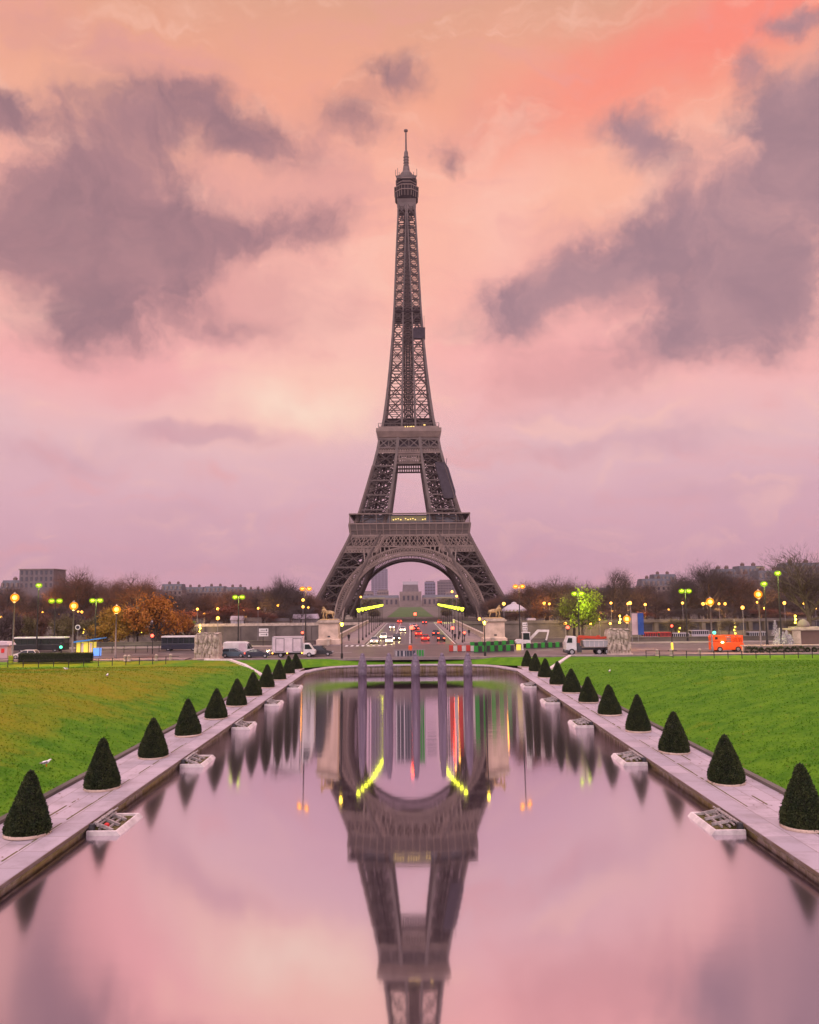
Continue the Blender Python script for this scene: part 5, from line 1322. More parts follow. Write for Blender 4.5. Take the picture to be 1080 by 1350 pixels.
# cage of barriers on the island in front of the bridge
px0 = ground(520, 867, ZR); px1 = ground(560, 867, ZR)
t = thing('barrier_cage', 'grey and dark fenced cage on the island with one bright green panel', 'barrier', (px0.x, px0.y, ZR)); w = px1.x-px0.x
b = MB()
for i in range(11): b.box(w*i/10, 0, .62, .09, .09, 1.25)
b.box(w/2, 0, 1.22, w, .07, .07); b.box(w/2, 0, .2, w, .07, .07)
for i in range(3): b.box(w*i/2, 1.4, .62, .08, 2.8, .08)
b.build('rail', M['metal_grey'], t)
b = MB(); b.box(w*.37, .3, .58, w*.68, .3, 1.0); b.build('dark_panel', M['glass_dark'], t)
for i in range(3):
    b = MB(); b.box(w*(.06+.13*i), .05, .6, .14, .1, .95); b.build('white_slat', M['white_paint'], t)
b = MB(); b.box(w*.86, .08, .62, w*.22, .14, 1.1); b.build('green_panel', M['barrier_green'], t)
q = ground(541, 858, ZR); b = MB(); b.lathe([(.30, 0), (.33, .1), (.33, .8), (.25, .95)], 12); o = b.build('works_drum', M['orange_paint'], loc=(q.x, q.y, ZR)); tag(o, 'small orange works drum behind the fenced cage', 'drum')

# ------------------------------------------------------------------ left: hedge, kiosk, stall, fences
def leafy_box(b, x0, x1, y0, y1, z0, z1, n, rg, l=.14):
    for _ in range(n):
        f = rg.randrange(4)
        x, y, z = rg.uniform(x0, x1), rg.uniform(y0, y1), rg.uniform(z0, z1)
        if f == 0: y = y0
        elif f == 1: z = z1
        elif f == 2: x = rg.choice((x0, x1))
        else: y = y1
        p = Vector((x, y, z)); d = Vector((rg.gauss(0, 1), rg.gauss(-.4, 1), rg.gauss(.4, 1))).normalized(); s_ = d.cross(Vector((rg.random(), rg.random(), rg.random()+.1))).normalized()
        k = rg.uniform(.6, 1.3)*l; b.add([p-s_*k*.3, p+s_*k*.3, p+d*k], [(0, 1, 2)])
rg = random.Random(21)
p0, p1 = ground(20, 874.5, ZR), ground(121, 872.5, ZR)
hd = thing('box_hedge', 'long dark clipped hedge on the pavement left of the lit kiosk', 'hedge', ((p0.x+p1.x)/2, (p0.y+p1.y)/2+.7, ZR)); hw = (p1.x-p0.x)/2
b = MB(); b.box(0, 0, .68, 2*hw-.1, 1.2, 1.3); b.build('inner_foliage', M['cone_core'], hd)
b = MB(); leafy_box(b, -hw, hw, -.65, .65, .05, 1.4, 7000, rg); b.build('leaves', M['cone'], hd)
p = gpos(98, 866); kz = thing('bus_kiosk', 'lit yellow kiosk with a slanting blue roof behind the hedge', 'kiosk', (p[0]+1.9, p[1]+1.5, ZR))
b = MB(); b.box(-.6, .3, 1.25, 2.9, 1.6, 2.3); b.build('lit_wall', M['kiosk_yellow'], kz)
b = MB(); b.prism([(-2.3, 2.35), (2.5, 3.0), (2.5, 3.2), (-2.3, 2.6)], -1.2, 1.3); b.build('roof', M['kiosk_blue'], kz)
b = MB()
for x in (-2.05, -1.2, .1, .9, 2.1): b.box(x, -.55, 1.3, .1, .1, 2.5)
b.build('frame', M['box_dark'], kz)
b = MB(); b.box(1.55, -.3, .75, 1.3, .5, 1.3); b.build('lit_panel', M['screen_blue'], kz)
for x, w_ in ((-1.0, .5), (.5, .4)):
    b = MB(); b.box(x, -.52, 1.5, w_, .06, 1.55); b.build('poster', M['white_paint'], kz)
p = gpos(5, 868); st = thing('market_stall', 'small pink roofed stall with a red front at the far left edge', 'stall', (p[0]-.6, p[1]+1, ZR))
b = MB(); b.box(0, 0, 1.1, 2.2, 1.8, 2.2); b.build('cabin', M['pink_cloth'], st); b = MB(); b.prism([(-1.6, 2.2), (1.6, 2.2), (1.1, 2.75), (-1.1, 2.85)], -1.3, 1.2); b.build('roof', M['tent'], st)
b = MB(); b.box(.35, -.95, 1.3, .5, .06, .7); b.build('front_panel', M['red'], st)
p = gpos(9, 874.5); b = MB(); b.lathe([(.30, 0), (.34, .1), (.36, 1.1), (.28, 1.15)], 12); o = b.build('litter_bin', M['leaf_green'], loc=(p[0]+.4, p[1]+.4, ZR)); tag(o, 'pale green litter bin at the left end of the dark hedge', 'bin')
def rail_fence(pxs, label, name='rail_fence', hgt=.95, zf=None):
    P = [ground(x, y, ZR+.1) for x, y in pxs]; t = thing(name, label, 'fence', (P[0].x, P[0].y, ZR+.1)); o0 = P[0]
    b = MB(); posts = []
    for a, c in zip(P, P[1:]):
        a, c = a-o0, c-o0; n = max(1, round((c-a).length/2.0))
        for z in (hgt*.93, hgt*.42): b.beam((a.x, a.y, z), (c.x, c.y, z), .06)
        for k in range(n): posts.append(a+(c-a)*k/n)
    b.build('rail', M['metal_black'], t)
    for q in posts[:100]:
        m_ = MB(); m_.box(q.x, q.y, hgt/2-.1, .09, .09, hgt+.2); m_.build('post', M['metal_black'], t)
rail_fence([(-10, 879.5), (130, 876.5), (236, 873)], 'low black rail fence along the top of the left lawn')
rail_fence([(852, 865.5), (960, 866.5), (1090, 866)], 'low black rail fence along the top of the right lawn')
rail_fence([(132, 861), (240, 858)], 'dark railing across the road below the orange autumn tree', hgt=1.3)
bo = None
for px, py, lab in ((165, 872, 'left of a pair by the pale globe lamp'), (170, 872, 'right of a pair by the pale globe lamp'), (206, 871, 'alone between the globe lamp and the left carved stone'), (225, 870.5, 'nearest the left carved stone'), (866.5, 864.5, 'first right of the right carved stone'), (885, 864.5, 'below the yellow based marker'), (922.5, 863.5, 'left of the orange works vehicle with a chain')):
    p = ground(px, py, ZR); lab = 'squat grey stone bollard '+lab
    if bo is None:
        bo = thing('stone_bollard', lab, 'bollard', (p.x, p.y, ZR), group='stone bollards along the road edge')
        b = MB(); b.lathe([(.30, 0), (.30, .12), (.24, .16), (.22, .75)], 12); b.build('shaft', M['stone'], bo); b = MB(); b.lathe([(.26, .75), (.27, .85), (.16, 1.0), (.03, 1.05)], 12); b.build('cap', M['stone'], bo)
    else: dup(bo, (p.x, p.y, ZR), 0, lab)
p = gpos(886.5, 858); t = thing('traffic_marker', 'yellow topped marker on a dark disc base in the road on the right', 'marker', p)
b = MB(); b.lathe([(.8, 0), (.75, .12), (.2, .2)], 14); b.build('base', M['box_dark'], t); b = MB(); b.lathe([(.22, .2), (.2, 1.3), (.1, 1.4)], 10); b.build('lit_column', M['kiosk_yellow'], t)
# right side: planted bed, terrace wall, domed pillar, white trees
p0, p1 = ground(985, 862, ZR), ground(1100, 861, ZR)
t = thing('planted_bed', 'long low raised bed of dark shrubs behind the right fence', 'flower bed', (p0.x, p0.y+.8, ZR)); L_ = p1.x-p0.x
b = MB(); b.box(L_/2, .9, .55, L_, .4, 1.1); b.build('wall', M['stone_pale'], t); b = MB(); b.box(L_/2, 1.1, 1.18, L_, 1.4, .16); b.build('coping', M['stone'], t)
for i in range(13):
    m_ = MB(); cx = L_*(i+.5)/13; r0 = rg.uniform(.35, .6)
    for _ in range(420):
        d = Vector((rg.gauss(0, 1), rg.gauss(0, 1), rg.gauss(.1, 1))).normalized(); pp = Vector((cx, 0, .5))+Vector((d.x*r0*1.2, d.y*r0, max(-.45, d.z*r0*1.1)))*rg.uniform(.5, 1); s_ = d.cross(Vector((rg.random(), rg.random(), 1))).normalized(); k = rg.uniform(.1, .2)
        m_.add([pp-s_*k*.4, pp+s_*k*.4, pp+d*k], [(0, 1, 2)])
    m_.build('shrub', M['leaf_dark'], t)
p = gpos(1062, 853); t = thing('domed_gate_pier', 'brown stone gate building with a small pink dome at the right edge', 'pavilion', (p[0]+1.2, p[1]+2, ZR))
b = MB(); b.box(0, 0, 1.5, 6.6, 3, 3.0); b.build('wall', M['facade_c'], t); b = MB(); b.box(-2.5, -1.5, 1.45, 1.5, .4, 2.9); b.build('pilaster', M['stone'], t)
b = MB(); b.box(0, 0, 3.12, 7.0, 3.5, .28); b.box(0, 0, 3.4, 5.2, 2.6, .3); b.build('cornice', M['stone'], t); b = MB(); b.lathe([(1.15, 3.5), (1.1, 4.0), (.85, 4.5), (.4, 4.85), (.05, 5.0)], 16, (-.4, 0, 0)); b.build('dome', M['facade_a'], t, smooth=True)
def white_tree(px, pyb, h, lab, seed):
    p = ground(px, pyb, ZR); t = thing('white_flocked_tree', lab, 'christmas tree', (p.x, p.y, ZR), group='white flocked trees'); rg = random.Random(seed)
    b = MB(); b.tube((0, 0, 0), (0, 0, h*.95), .12, .03, 8); b.build('trunk', M['trunk'], t); b = MB()
    for k in range(1500):
        z = rg.uniform(.25, h); r = (h-z)/h*1.15+.05; a = rg.uniform(0, 2*PI); rr = r*math.sqrt(rg.random()); q = Vector((rr*math.cos(a), rr*math.sin(a), z-rr*.2)); d = Vector((math.cos(a), math.sin(a), rg.gauss(-.1, .4))).normalized(); s_ = Vector((-math.sin(a), math.cos(a), 0)); l = rg.uniform(.15, .35)
        b.add([q-s_*.05, q+s_*.05, q+d*l], [(0, 1, 2)])
    b.build('crown', M['flock'], t)
for i, (px, pyb, h) in enumerate([(1025, 853, 2.5), (1029, 852, 3.3), (1033.5, 853, 2.7), (1038, 853, 3.0), (1042.5, 853, 2.3), (1023, 843, 4.0)]):
    white_tree(px, pyb, h, 'white flocked tree left of the gate building, %s' % ['leftmost of the front ones', 'second from the left', 'middle one', 'second from the right', 'rightmost', 'the thin one standing behind'][i], 40+i)
for px0_, px1_, pyb, pyt, m_, lab in ((834, 840, 848, 808, 'pink_cloth', 'tall pale pink vertical banner behind the right carved stone'), (842, 848, 848, 807.5, 'blue_cloth', 'tall blue vertical banner right of the pink one')):
    p = ground(px0_, pyb, ZR); q = at(px1_, pyt, p.y); t = thing('vertical_banner', lab, 'banner', (p.x, p.y, ZR), group='vertical banners'); w = q.x-p.x; h = q.z-ZR
    b = MB(); b.tube((0, 0, 0), (0, 0, h), .06, .05, 8); b.beam((0, 0, h), (w, 0, h), .06); b.build('pole', M['metal_grey'], t)
    n = 10; b = MB()
    for i in range(n+1):
        for sx in (0, .5, 1): b.v.append((sx*w, -.08+.06*math.sin(i*.9+sx*2), h-.1-(h-1.8)*i/n))
    for i in range(n):
        for j in range(2): b.f.append((i*3+j, i*3+j+1, i*3+j+4, i*3+j+3))
    c = b.build('cloth', M[m_], t); so = c.modifiers.new('thickness', 'SOLIDIFY'); so.thickness = .03
    if m_ == 'blue_cloth':
        b = MB(); b.box(w*.5, -.02, h*.86, w*.95, .03, h*.22); b.build('pale_panel', M['tent'], c)

# ------------------------------------------------------------------ far bank: tents, carousel, boats, buses
def tent(px0, px1, pyt, pyb, d, label, m='tent', side='tarp'):
    a, c = at(px0, pyb, d), at(px1, pyt, d); w = c.x-a.x; z0 = 3.2 if d > 324 else a.z; h = c.z-z0
    t = thing('white_marquee', label, 'marquee', ((a.x+c.x)/2, d, z0))
    b = MB(); b.box(0, 2, h*.29, w*.97, 4, h*.58); b.build('wall', M[side], t)
    b = MB(); b.prism([(-w/2-.2, h*.56), (w/2+.2, h*.56), (w/2*.93, h), (-w/2*.93, h)], -.4, 4.6); b.build('roof', M[m], t)
    b = MB()
    for k in range(5): b.box(-w*.48+w*.96*k/4, -.06, h*.29, .18, .1, h*.58)
    b.build('post', M['metal_grey'], t); return t
tent(386, 419, 809.5, 822, 331, 'lilac roofed marquee with a red end beside the left bridge pedestal', side='facade_b')
tent(304, 322, 812, 823, 330, 'small white marquee under the dark red tree'); tent(323, 345, 814, 823, 330, 'long cream marquee between the orange lamps on the left quay', 'facade_a', 'facade_a')
tent(696, 706, 815, 822, 330, 'small white marquee right of the carousel'); tent(199, 232, 818, 826, 322, 'low white covered stall under the orange autumn tree', 'tarp'); tent(242, 254, 819, 826, 322, 'bright green covered stall left of the carved stone', 'barrier_green', 'facade_b')
tent(352, 382, 815, 823, 334, 'row of pale market huts with dark gaps behind the box truck', 'facade_b', 'facade_a')
q = at(679, 818, 336); t = thing('carousel', 'round carousel with a white fringed canopy right of the right bridge pedestal', 'carousel', (q.x, 338, 3.2))
b = MB(); b.lathe([(4.6, 0), (4.6, .5), (4.4, .55)], 20); b.build('platform', M['box_dark'], t)
b = MB(); b.lathe([(4.9, 5.0), (4.7, 5.5), (2.6, 6.9), (1.2, 7.4), (1.0, 7.9), (.1, 8.3)], 20); cn = b.build('canopy', M['tarp'], t)
b = MB()
for k in range(20):
    a0 = 2*PI*k/20; b.box(4.95*math.cos(a0), 4.95*math.sin(a0), 4.85, .25, .9, .7, a0); 
b.build('fringe', M['tent'], cn)
b = MB(); b.lathe([(4.7, 4.3), (4.7, 5.0), (4.2, 5.0)], 20); b.build('lit_rim', M['sign_lit'], cn)
b = MB(); b.lathe([(1.3, .5), (1.3, 5.0)], 12); b.build('centre_drum', M['facade_a'], t)
for k in range(12):
    a0 = 2*PI*k/12; b = MB(); b.tube((3.8*math.cos(a0), 3.8*math.sin(a0), .5), (3.8*math.cos(a0), 3.8*math.sin(a0), 5), .08, .08, 6); b.build('pole', M['metal_grey'], t)
def bus(px0, px1, pyb, d, label, cols, z0=-3.0, nm='river_boat', cat='boat'):
    a, c = at(px0, pyb, d), at(px1, pyb, d); w = c.x-a.x
    t = thing(nm, label, cat, ((a.x+c.x)/2, d, z0))
    zz = a.z-z0
    b = MB(); b.prism([(-w/2+.8, 0), (w/2-1.0, 0), (w/2, zz), (-w/2, zz)], -2, 2); b.build('hull', M[cols[0]], t)
    b = MB(); b.box(0, 0, zz+.6, w*.88, 3.4, 1.2); cb = b.build('cabin', M['win'], t)
    b = MB(); b.box(0, 0, zz+1.3, w*.92, 3.7, .25); b.build('roof', M[cols[1]], t); b = MB()
    for k in range(9): b.box(-w*.44+w*.88*k/8, -1.72, zz+.6, .2, .1, 1.2)
    b.build('mullion', M[cols[1]], cb)
bus(868, 884, 838.5, 305, 'red and white river boat moored right of the blue banner', ('red_paint', 'red_paint')); bus(909, 934, 836, 308, 'white river boat with dark windows moored below the tall green mast lamp', ('boat_white', 'boat_white'))
bus(846, 866, 839, 303, 'white river boat moored right behind the banners', ('boat_white', 'red_paint')); bus(885, 908, 839.5, 304, 'long low white boat between the red boat and the dark windowed boat', ('boat_white', 'boat_white')); bus(985, 1010, 838, 305, 'grey covered boat right of the orange works vehicle', ('grey_paint', 'grey_paint'))
def city_bus(px0, px1, pyb, label, m):
    a, c = ground(px0, pyb, ZR), ground(px1, pyb, ZR); w = c.x-a.x; t = thing('city_bus', label, 'bus', ((a.x+c.x)/2, a.y+1.3, ZR))
    b = MB(); b.box(0, 0, .85, w, 2.4, 1.1); b.build('body', M[m], t, bevel=.08); b = MB(); b.box(0, 0, 1.95, w*.99, 2.3, 1.15); wn = b.build('window', M['win'], t)
    b = MB(); b.box(0, 0, 2.65, w, 2.4, .28); b.build('roof', M['white_paint'], t, bevel=.06); b = MB()
    for k in range(8): b.box(-w*.48+w*.96*k/7, -1.17, 1.95, .12, .06, 1.15)
    b.build('mullion', M[m], wn)
    for x in (-w*.32, w*.32):
        for y in (-1.05, 1.05): wheel(t, x, y, .45, .25)
city_bus(15, 80, 860, 'long dark windowed bus with a white roof behind the hedge', 'black_paint'); city_bus(212, 262, 858.5, 'grey bus with a white roof left of the carved stone', 'navy_paint')


# ------------------------------------------------------------------ people and gulls
pp = None
for px, py, lab, z in ((600, 844, 'walking on the right bridge sidewalk, between the red signals', 3.83), (606, 840, 'on the right bridge sidewalk beside a lamp', 3.83), (618.5, 838, 'farther along by the right bridge parapet', 3.83), (460, 845, 'walking on the left bridge sidewalk by the parapet', 3.83)):
    lab = 'person in a dark coat '+lab; p = ground(px, py, z)
    if pp is None:
        pp = thing('person', lab, 'person', group='pedestrians on the bridge')
        v, e, r = person_verts(); o = skin_mesh('body', M['skin'], v, e, [q*.98 for q in r], pp); bake(o)
        b = MB(); b.lathe([(.20, .62), (.24, .75), (.19, 1.1), (.235, 1.36), (.14, 1.46), (.08, 1.5)], 12); b.tube((0, .21, 1.40), (-.10, .25, 1.12), .085, .07, 8); b.tube((0, -.21, 1.40), (.11, -.25, 1.12), .085, .07, 8); b.tube((-.09, .25, 1.12), (-.03, .26, .9), .07, .055, 8); b.tube((.10, -.25, 1.12), (.2, -.25, .92), .07, .055, 8); b.build('coat', M['coat'], o, smooth=True)
        b = MB()
        for y, x0, x1 in ((.10, .09, .05), (-.10, -.04, -.18)): b.tube((0, y, .92), (x0, y*1.1, .5), .105, .08, 8); b.tube((x0, y*1.1, .5), (x1, y*1.1, .08), .08, .06, 8); b.box(x1+.07, y*1.1, .05, .27, .1, .1)
        b.build('trousers', M['navy_paint'], o)
        b = MB(); b.ball((.015, 0, 1.71), .105, 10, 8, 1.05); b.build('hair', M['box_dark'], o, smooth=True); o2 = pp
    else: o2 = dup(pp, label=lab)
    o2.location = (p.x, p.y, z); o2.rotation_euler = (0, 0, PI/2 if px != 606 else -PI/2)
gp = None
for px, py, lab in ((141.5, 893, 'high on the left lawn'), (61, 1010, 'low on the left lawn behind the front cones'), (804, 887, 'near the top of the right lawn'), (972, 926, 'in the middle of the right lawn'), (87, 884, 'at the top edge of the left lawn')):
    p = ground(px, py, 4.0)
    for _ in range(4): p = ground(px, py, hill(p.x, p.y))
    lab = 'white gull standing '+lab
    if gp is None:
        gp = thing('gull', lab, 'bird', group='gulls on the lawns')
        o = skin_mesh('body', M['gull'], [(-.20, 0, .16), (-.08, 0, .17), (.06, 0, .18), (.13, 0, .24), (.17, 0, .28), (.24, 0, .27)], [(0, 1), (1, 2), (2, 3), (3, 4), (4, 5)], [.03, .085, .08, .05, .045, .012], gp, root=1); bake(o)
        b = MB(); b.tube((0, .04, .13), (.01, .04, -.02), .012, .01, 6); b.tube((0, -.04, .13), (.01, -.04, -.02), .012, .01, 6); b.build('leg', M['amber'] if False else M['orange_paint'], gp); b = MB(); b.prism([(-.30, .17), (.02, .24), (.04, .16), (-.18, .13)], -.088, .088); b.build('wing', M['metal_grey'], o); o2 = gp
    else: o2 = dup(gp, label=lab)
    o2.location = p; o2.rotation_euler = (0, 0, rnd.uniform(0, 6)); o2.scale = (1.25,)*3

# ------------------------------------------------------------------ trees
def make_tree(seed, H, Rw, leafm, n, sl, sw, trunk_h=.26, bare=True, barkm='trunk', depth=4, flat=1.0, rad=.026):
    """tapered trunk with limbs; crown of twig slivers or leaves gathered round the branch tips"""
    rg = random.Random(seed); tr, cr = MB(), MB(); tips = []
    def grow(p, d, l, r, k):
        q = p+d*l
        (tr).tube(p, q, r, r*.66, 5 if k < 3 else 3, caps=False)
        if k >= depth: tips.append((q, d)); return
        if k >= 1: tips.append((q, d))
        if k >= 2: tips.append((p+(q-p)*.55, d))
        m = 3 if k < 2 else rg.choice((2, 3))
        for i in range(m):
            a = rg.uniform(0, 2*PI) if k else 2*PI*i/m+rg.uniform(-.4, .4)
            s_ = rg.uniform(.40, .85) if k else rg.uniform(.45, 1.05)
            side = Vector((math.cos(a), math.sin(a), 0)); nd = (d*math.cos(s_)+side*math.sin(s_)*flat+Vector((0, 0, .12))).normalized()
            grow(q, nd, l*rg.uniform(.66, .86), r*.62, k+1)
        if k < 3: grow(q, (d+Vector((rg.gauss(0, .10), rg.gauss(0, .10), .25))).normalized(), l*(1.0 if k == 0 else .9), r*.7, k+1)
    tr.tube((0, 0, -.4), (0, 0, H*trunk_h*.4), H*rad*1.35, H*rad, 8, caps=False)
    for i in range(3):
        a = rg.uniform(0, 6.28); grow(Vector((0, 0, H*trunk_h*rg.uniform(.8, 1.1))), Vector((math.cos(a), math.sin(a), .35)).normalized(), H*trunk_h*.5, H*rad*.4, 2)
    grow(Vector((0, 0, H*trunk_h*.4)), Vector((rg.gauss(0, .04), rg.gauss(0, .04), 1)).normalized(), H*trunk_h*.75, H*rad, 0)
    # normalise the crown to the wanted height and radius
    top = max(t[0].z for t in tips)+sl*.5; wid = sorted(math.hypot(t[0].x, t[0].y) for t in tips)[int(len(tips)*.92)]+sl*.4
    kz, kx = H/top, Rw/wid
    tr.v = [(x*(1+(kx-1)*min(1, max(0, z/(H*.25)))), y*(1+(kx-1)*min(1, max(0, z/(H*.25)))), z*kz if z > 0 else z) for x, y, z in tr.v]
    tips = [(Vector((t.x*kx, t.y*kx, t.z*kz)), d) for t, d in tips]
    ctr = Vector((0, 0, H*.45))
    keep = [t for t in tips]
    for _ in range(n):
        t, d = rg.choice(keep); sp_ = H*.055
        p = t+Vector((rg.gauss(0, sp_), rg.gauss(0, sp_), rg.gauss(0, sp_)))
        if p.z < H*.10: continue
        if bare:
            o = ((p-ctr).normalized()*.8+d*.6+Vector((rg.gauss(0, .6), rg.gauss(0, .6), rg.gauss(.15, .5)))).normalized(); l = sl*rg.uniform(.5, 1.4); s_ = o.cross(Vector((rg.gauss(0, 1), rg.gauss(0, 1), rg.gauss(0, 1)))).normalized()
            cr.add([p-s_*sw, p+s_*sw, p+o*l], [(0, 1, 2)])
        else:
            o = Vector((rg.gauss(0, 1), rg.gauss(0, 1), rg.gauss(0, 1))).normalized(); s_ = o.cross(Vector((rg.gauss(0, 1), rg.gauss(0, 1), rg.gauss(0, 1)))).normalized(); l = sl*rg.uniform(.6, 1.3)
            cr.add([p-s_*sw, p+s_*sw, p+o*l+s_*sw*.6, p+o*l-s_*sw*.6], [(0, 1, 2, 3)])
    return tr, cr
class Tree:
    def __init__(s, name, *a, **k):
        s.name = name; s.H = a[1]; s.R = a[2]; tr, cr = make_tree(*a, **k); s.bark = M[k.get('barkm', 'trunk')]; s.leaf = M[a[3]]
        s.tm = None; s.tr, s.cr = tr, cr; s.cache = {}
    def put(s, loc, H, Rw, label, group, rz=None, leaf=None):
        t = thing(s.name, label, 'tree', loc, rnd.uniform(0, 6.28) if rz is None else rz, group)
        key = leaf or 'own'
        if key not in s.cache:
            a = s.tr.build('trunk', s.bark, t); c = s.cr.build('crown', M[leaf] if leaf else s.leaf, t); s.cache[key] = (a, c)
        else:
            for q in s.cache[key]: c = q.copy(); COL.objects.link(c); c.parent = t
        t.scale = (Rw/s.R, Rw/s.R, H/s.H); return t
BP = [Tree('bare_tree', 100+i, 20, 8.5, 'twig_mauve', 7500, 1.9, .036, depth=5) for i in range(5)]
TOPL = [(-20, 772), (0, 775), (30, 783), (75, 778), (92, 760), (110, 751), (135, 757), (155, 768), (185, 757), (210, 764), (225, 778), (300, 778), (340, 775), (358, 766), (375, 761), (393, 768), (405, 776), (425, 775)]
TOPR = [(640, 788), (660, 782), (690, 770), (715, 765), (740, 760), (775, 768), (808, 751), (828, 764), (850, 774), (890, 772), (915, 752), (932, 742), (955, 752), (975, 768), (1010, 772), (1050, 768), (1100, 768)]
leafs = ['twig_mauve', 'twig_rust', 'twig_mauve', 'twig_dark', 'twig_rust']
spots = []
for lo, hi, tab in ((-12, 412, TOPL), (655, 1092, TOPR)):
    x = lo
    while x <= hi:
        spots.append((x, lerp_tab(tab, x)*.45+779*.55+rnd.uniform(0, 8), rnd.uniform(358, 378), rnd.uniform(6, 9), 0)); x += rnd.uniform(19, 27)
    x = lo+10
    while x <= hi:
        spots.append((x, lerp_tab(tab, x)*.5+778*.5+rnd.uniform(-1, 9), rnd.uniform(385, 440), rnd.uniform(8.5, 12), 1)); x += rnd.uniform(24, 32)
    x = lo+4
    while x <= hi:
        spots.append((x, rnd.uniform(797, 808), rnd.uniform(329, 343), rnd.uniform(4, 6), 2)); x += rnd.uniform(20, 30)
spots += [(x, y, rnd.uniform(346, 352), r_, 0) for x, y, r_ in ((110, 750, 12), (84, 764, 8), (184, 757, 11), (150, 768, 8), (376, 760, 9.5), (8, 770, 9), (301, 777, 8), (808, 750, 8), (740, 759, 9.5), (700, 768, 8), (776, 767, 8), (932, 741, 12), (902, 757, 8.5), (966, 756, 9.5), (850, 768, 8), (1000, 766, 9))]
spots.sort()
cnt = {0: 0, 1: 0, 2: 0}; rown = {0: 'tall bare tree across the river', 1: 'bare tree in the back row', 2: 'small tree by the far quay'}
for x, y, d, rw, row in spots:
    q = at(x, y, d); z0 = 3.2 if d < 348 else 3.2*(1-(d-348)/52) if d < 400 else 0
    lf = rnd.choice(leafs) if row < 2 else rnd.choice(['twig_rust', 'twig_rust', 'twig_mauve', 'leaf_red', 'twig_dark'])
    if 60 < x < 160 and row == 0: lf = 'twig_rust'
    if 900 < x < 960: lf = 'twig_dark'
    colw = {'twig_mauve': 'mauve', 'twig_rust': 'rust brown', 'twig_dark': 'dark', 'leaf_red': 'deep red'}[lf]
    BP[rnd.randrange(5)].put((q.x, d, z0), q.z-z0, rw, '%s %s, %s' % (colw, rown[row], rel(row, x)), ['bare trees across the river', 'back row of bare trees across the river', 'small bare trees on the far quay'][row], leaf=lf); cnt[row] += 1
# undergrowth and distant wood behind the rows, one uncountable mass on each side
for s in (-1, 1):
    b = MB(); rg = random.Random(60+s)
    for _ in range(26000):
        x = s*rg.uniform(50, 330); y = rg.uniform(352, 470); top = 9.5+3.0*math.sin(x*.11)+2.0*math.sin(x*.037+1)+rg.gauss(0, 1.6)
        p = Vector((x, y, max(-.5, top*math.sqrt(rg.random())*rg.uniform(.5, 1)))); o = Vector((rg.gauss(0, .6), rg.gauss(0, .6), 1)).normalized(); d = o.cross(Vector((rg.gauss(0, 1), rg.gauss(0, 1), 0))).normalized(); w = rg.uniform(.03, .10)
        b.add([p-d*w, p+d*w, p+o*rg.uniform(1, 2.6)], [(0, 1, 2)])
    struct(b, 'woods', M['twig_mauve'], kind='stuff')
# trees at the tower's feet and along the park lawn
k = 0
for x, y, d in ((417, 788, 455), (428, 792, 470), (440, 795, 480), (640, 790, 460), (652, 786, 450), (664, 786, 455), (672, 780, 460), (630, 797, 480)):
    q = at(x, y, d); BP[k % 4].put((q.x, d, 0), q.z, 7.5, 'bare tree by the %s foot of the tower, %s in its clump' % ('left' if x < 540 else 'right', nth(k if x < 540 else k-3)), 'bare trees at the tower feet', leaf='twig_dark' if k % 2 else 'twig_mauve'); k += 1
GT = Tree('park_tree', 140, 11, 6.5, 'leaf_dark', 2600, .75, .28, bare=False)
for s, side in ((-1, 'left'), (1, 'right')):
    for i in range(10):
        d = 590+85*i; GT.put((s*(42+rnd.uniform(-3, 3)+i*1.2), d, 0), rnd.uniform(11, 14), rnd.uniform(9, 12), 'green tree in the %s avenue of the far lawn, %s from the front' % (side, nth(i)), 'trees lining the far lawn', leaf='twig_olive' if i % 3 == 1 else None)
for s, side in ((-1, 'left'), (1, 'right')):
    for i in range(5):
        d = 575+30*i; GT.put((s*(26+i), d, 0), rnd.uniform(4, 6), 4, 'low bush on the %s edge of the near park, %s from the front' % (side, nth(i)), 'low park bushes', leaf='twig_olive')
OT = Tree('autumn_tree', 151, 13, 7.5, 'leaf_orange', 6500, .42, .20, bare=False, trunk_h=.22)
q = at(207, 785, 178); OT.put((q.x, 178, ZR), q.z-ZR, 5.4, 'large orange leaved autumn tree across the road left of the carved stone', 'autumn trees on the near bank')
q = at(152, 800, 180); OT.put((q.x, 181, ZR), q.z-ZR, 4.3, 'smaller golden leaved tree behind the pale globe lamp', 'autumn trees on the near bank', leaf='leaf_gold')
q = at(186, 810, 190); OT.put((q.x, 188, ZR), q.z-ZR, 3.6, 'low yellow leaved tree in front of the orange one', 'autumn trees on the near bank', leaf='leaf_gold')
q = at(236, 806, 200); OT.put((q.x, 196, ZR), q.z-ZR, 3.6, 'rust orange tree at the right shoulder of the big autumn tree', 'autumn trees on the near bank')
for i, (px, py, d, lf) in enumerate([(8, 806, 182, 'twig_mauve'), (30, 812, 190, 'twig_olive'), (55, 804, 196, 'twig_rust'), (80, 812, 186, 'twig_olive'), (100, 804, 200, 'twig_mauve'), (122, 812, 186, 'twig_olive'), (140, 820, 178, 'leaf_gold'), (170, 815, 200, 'twig_olive'), (218, 814, 186, 'twig_mauve'), (246, 815, 200, 'twig_rust')]):
    q = at(px, py, d); OT.put((q.x, d, 2.4), q.z-2.4, rnd.uniform(3.0, 4.2), 'small %s tree on the near bank, %s from the left' % ({'twig_rust': 'rusty', 'twig_olive': 'olive', 'leaf_gold': 'golden', 'twig_mauve': 'mauve'}[lf], nth(i)), 'small trees on the near bank', leaf=lf)
q = at(300, 798, 336); OT.put((q.x, 338, 3.2), q.z-3.2, 7.0, 'dark red leaved tree above the small white marquee', 'autumn trees on the near bank', leaf='leaf_red')
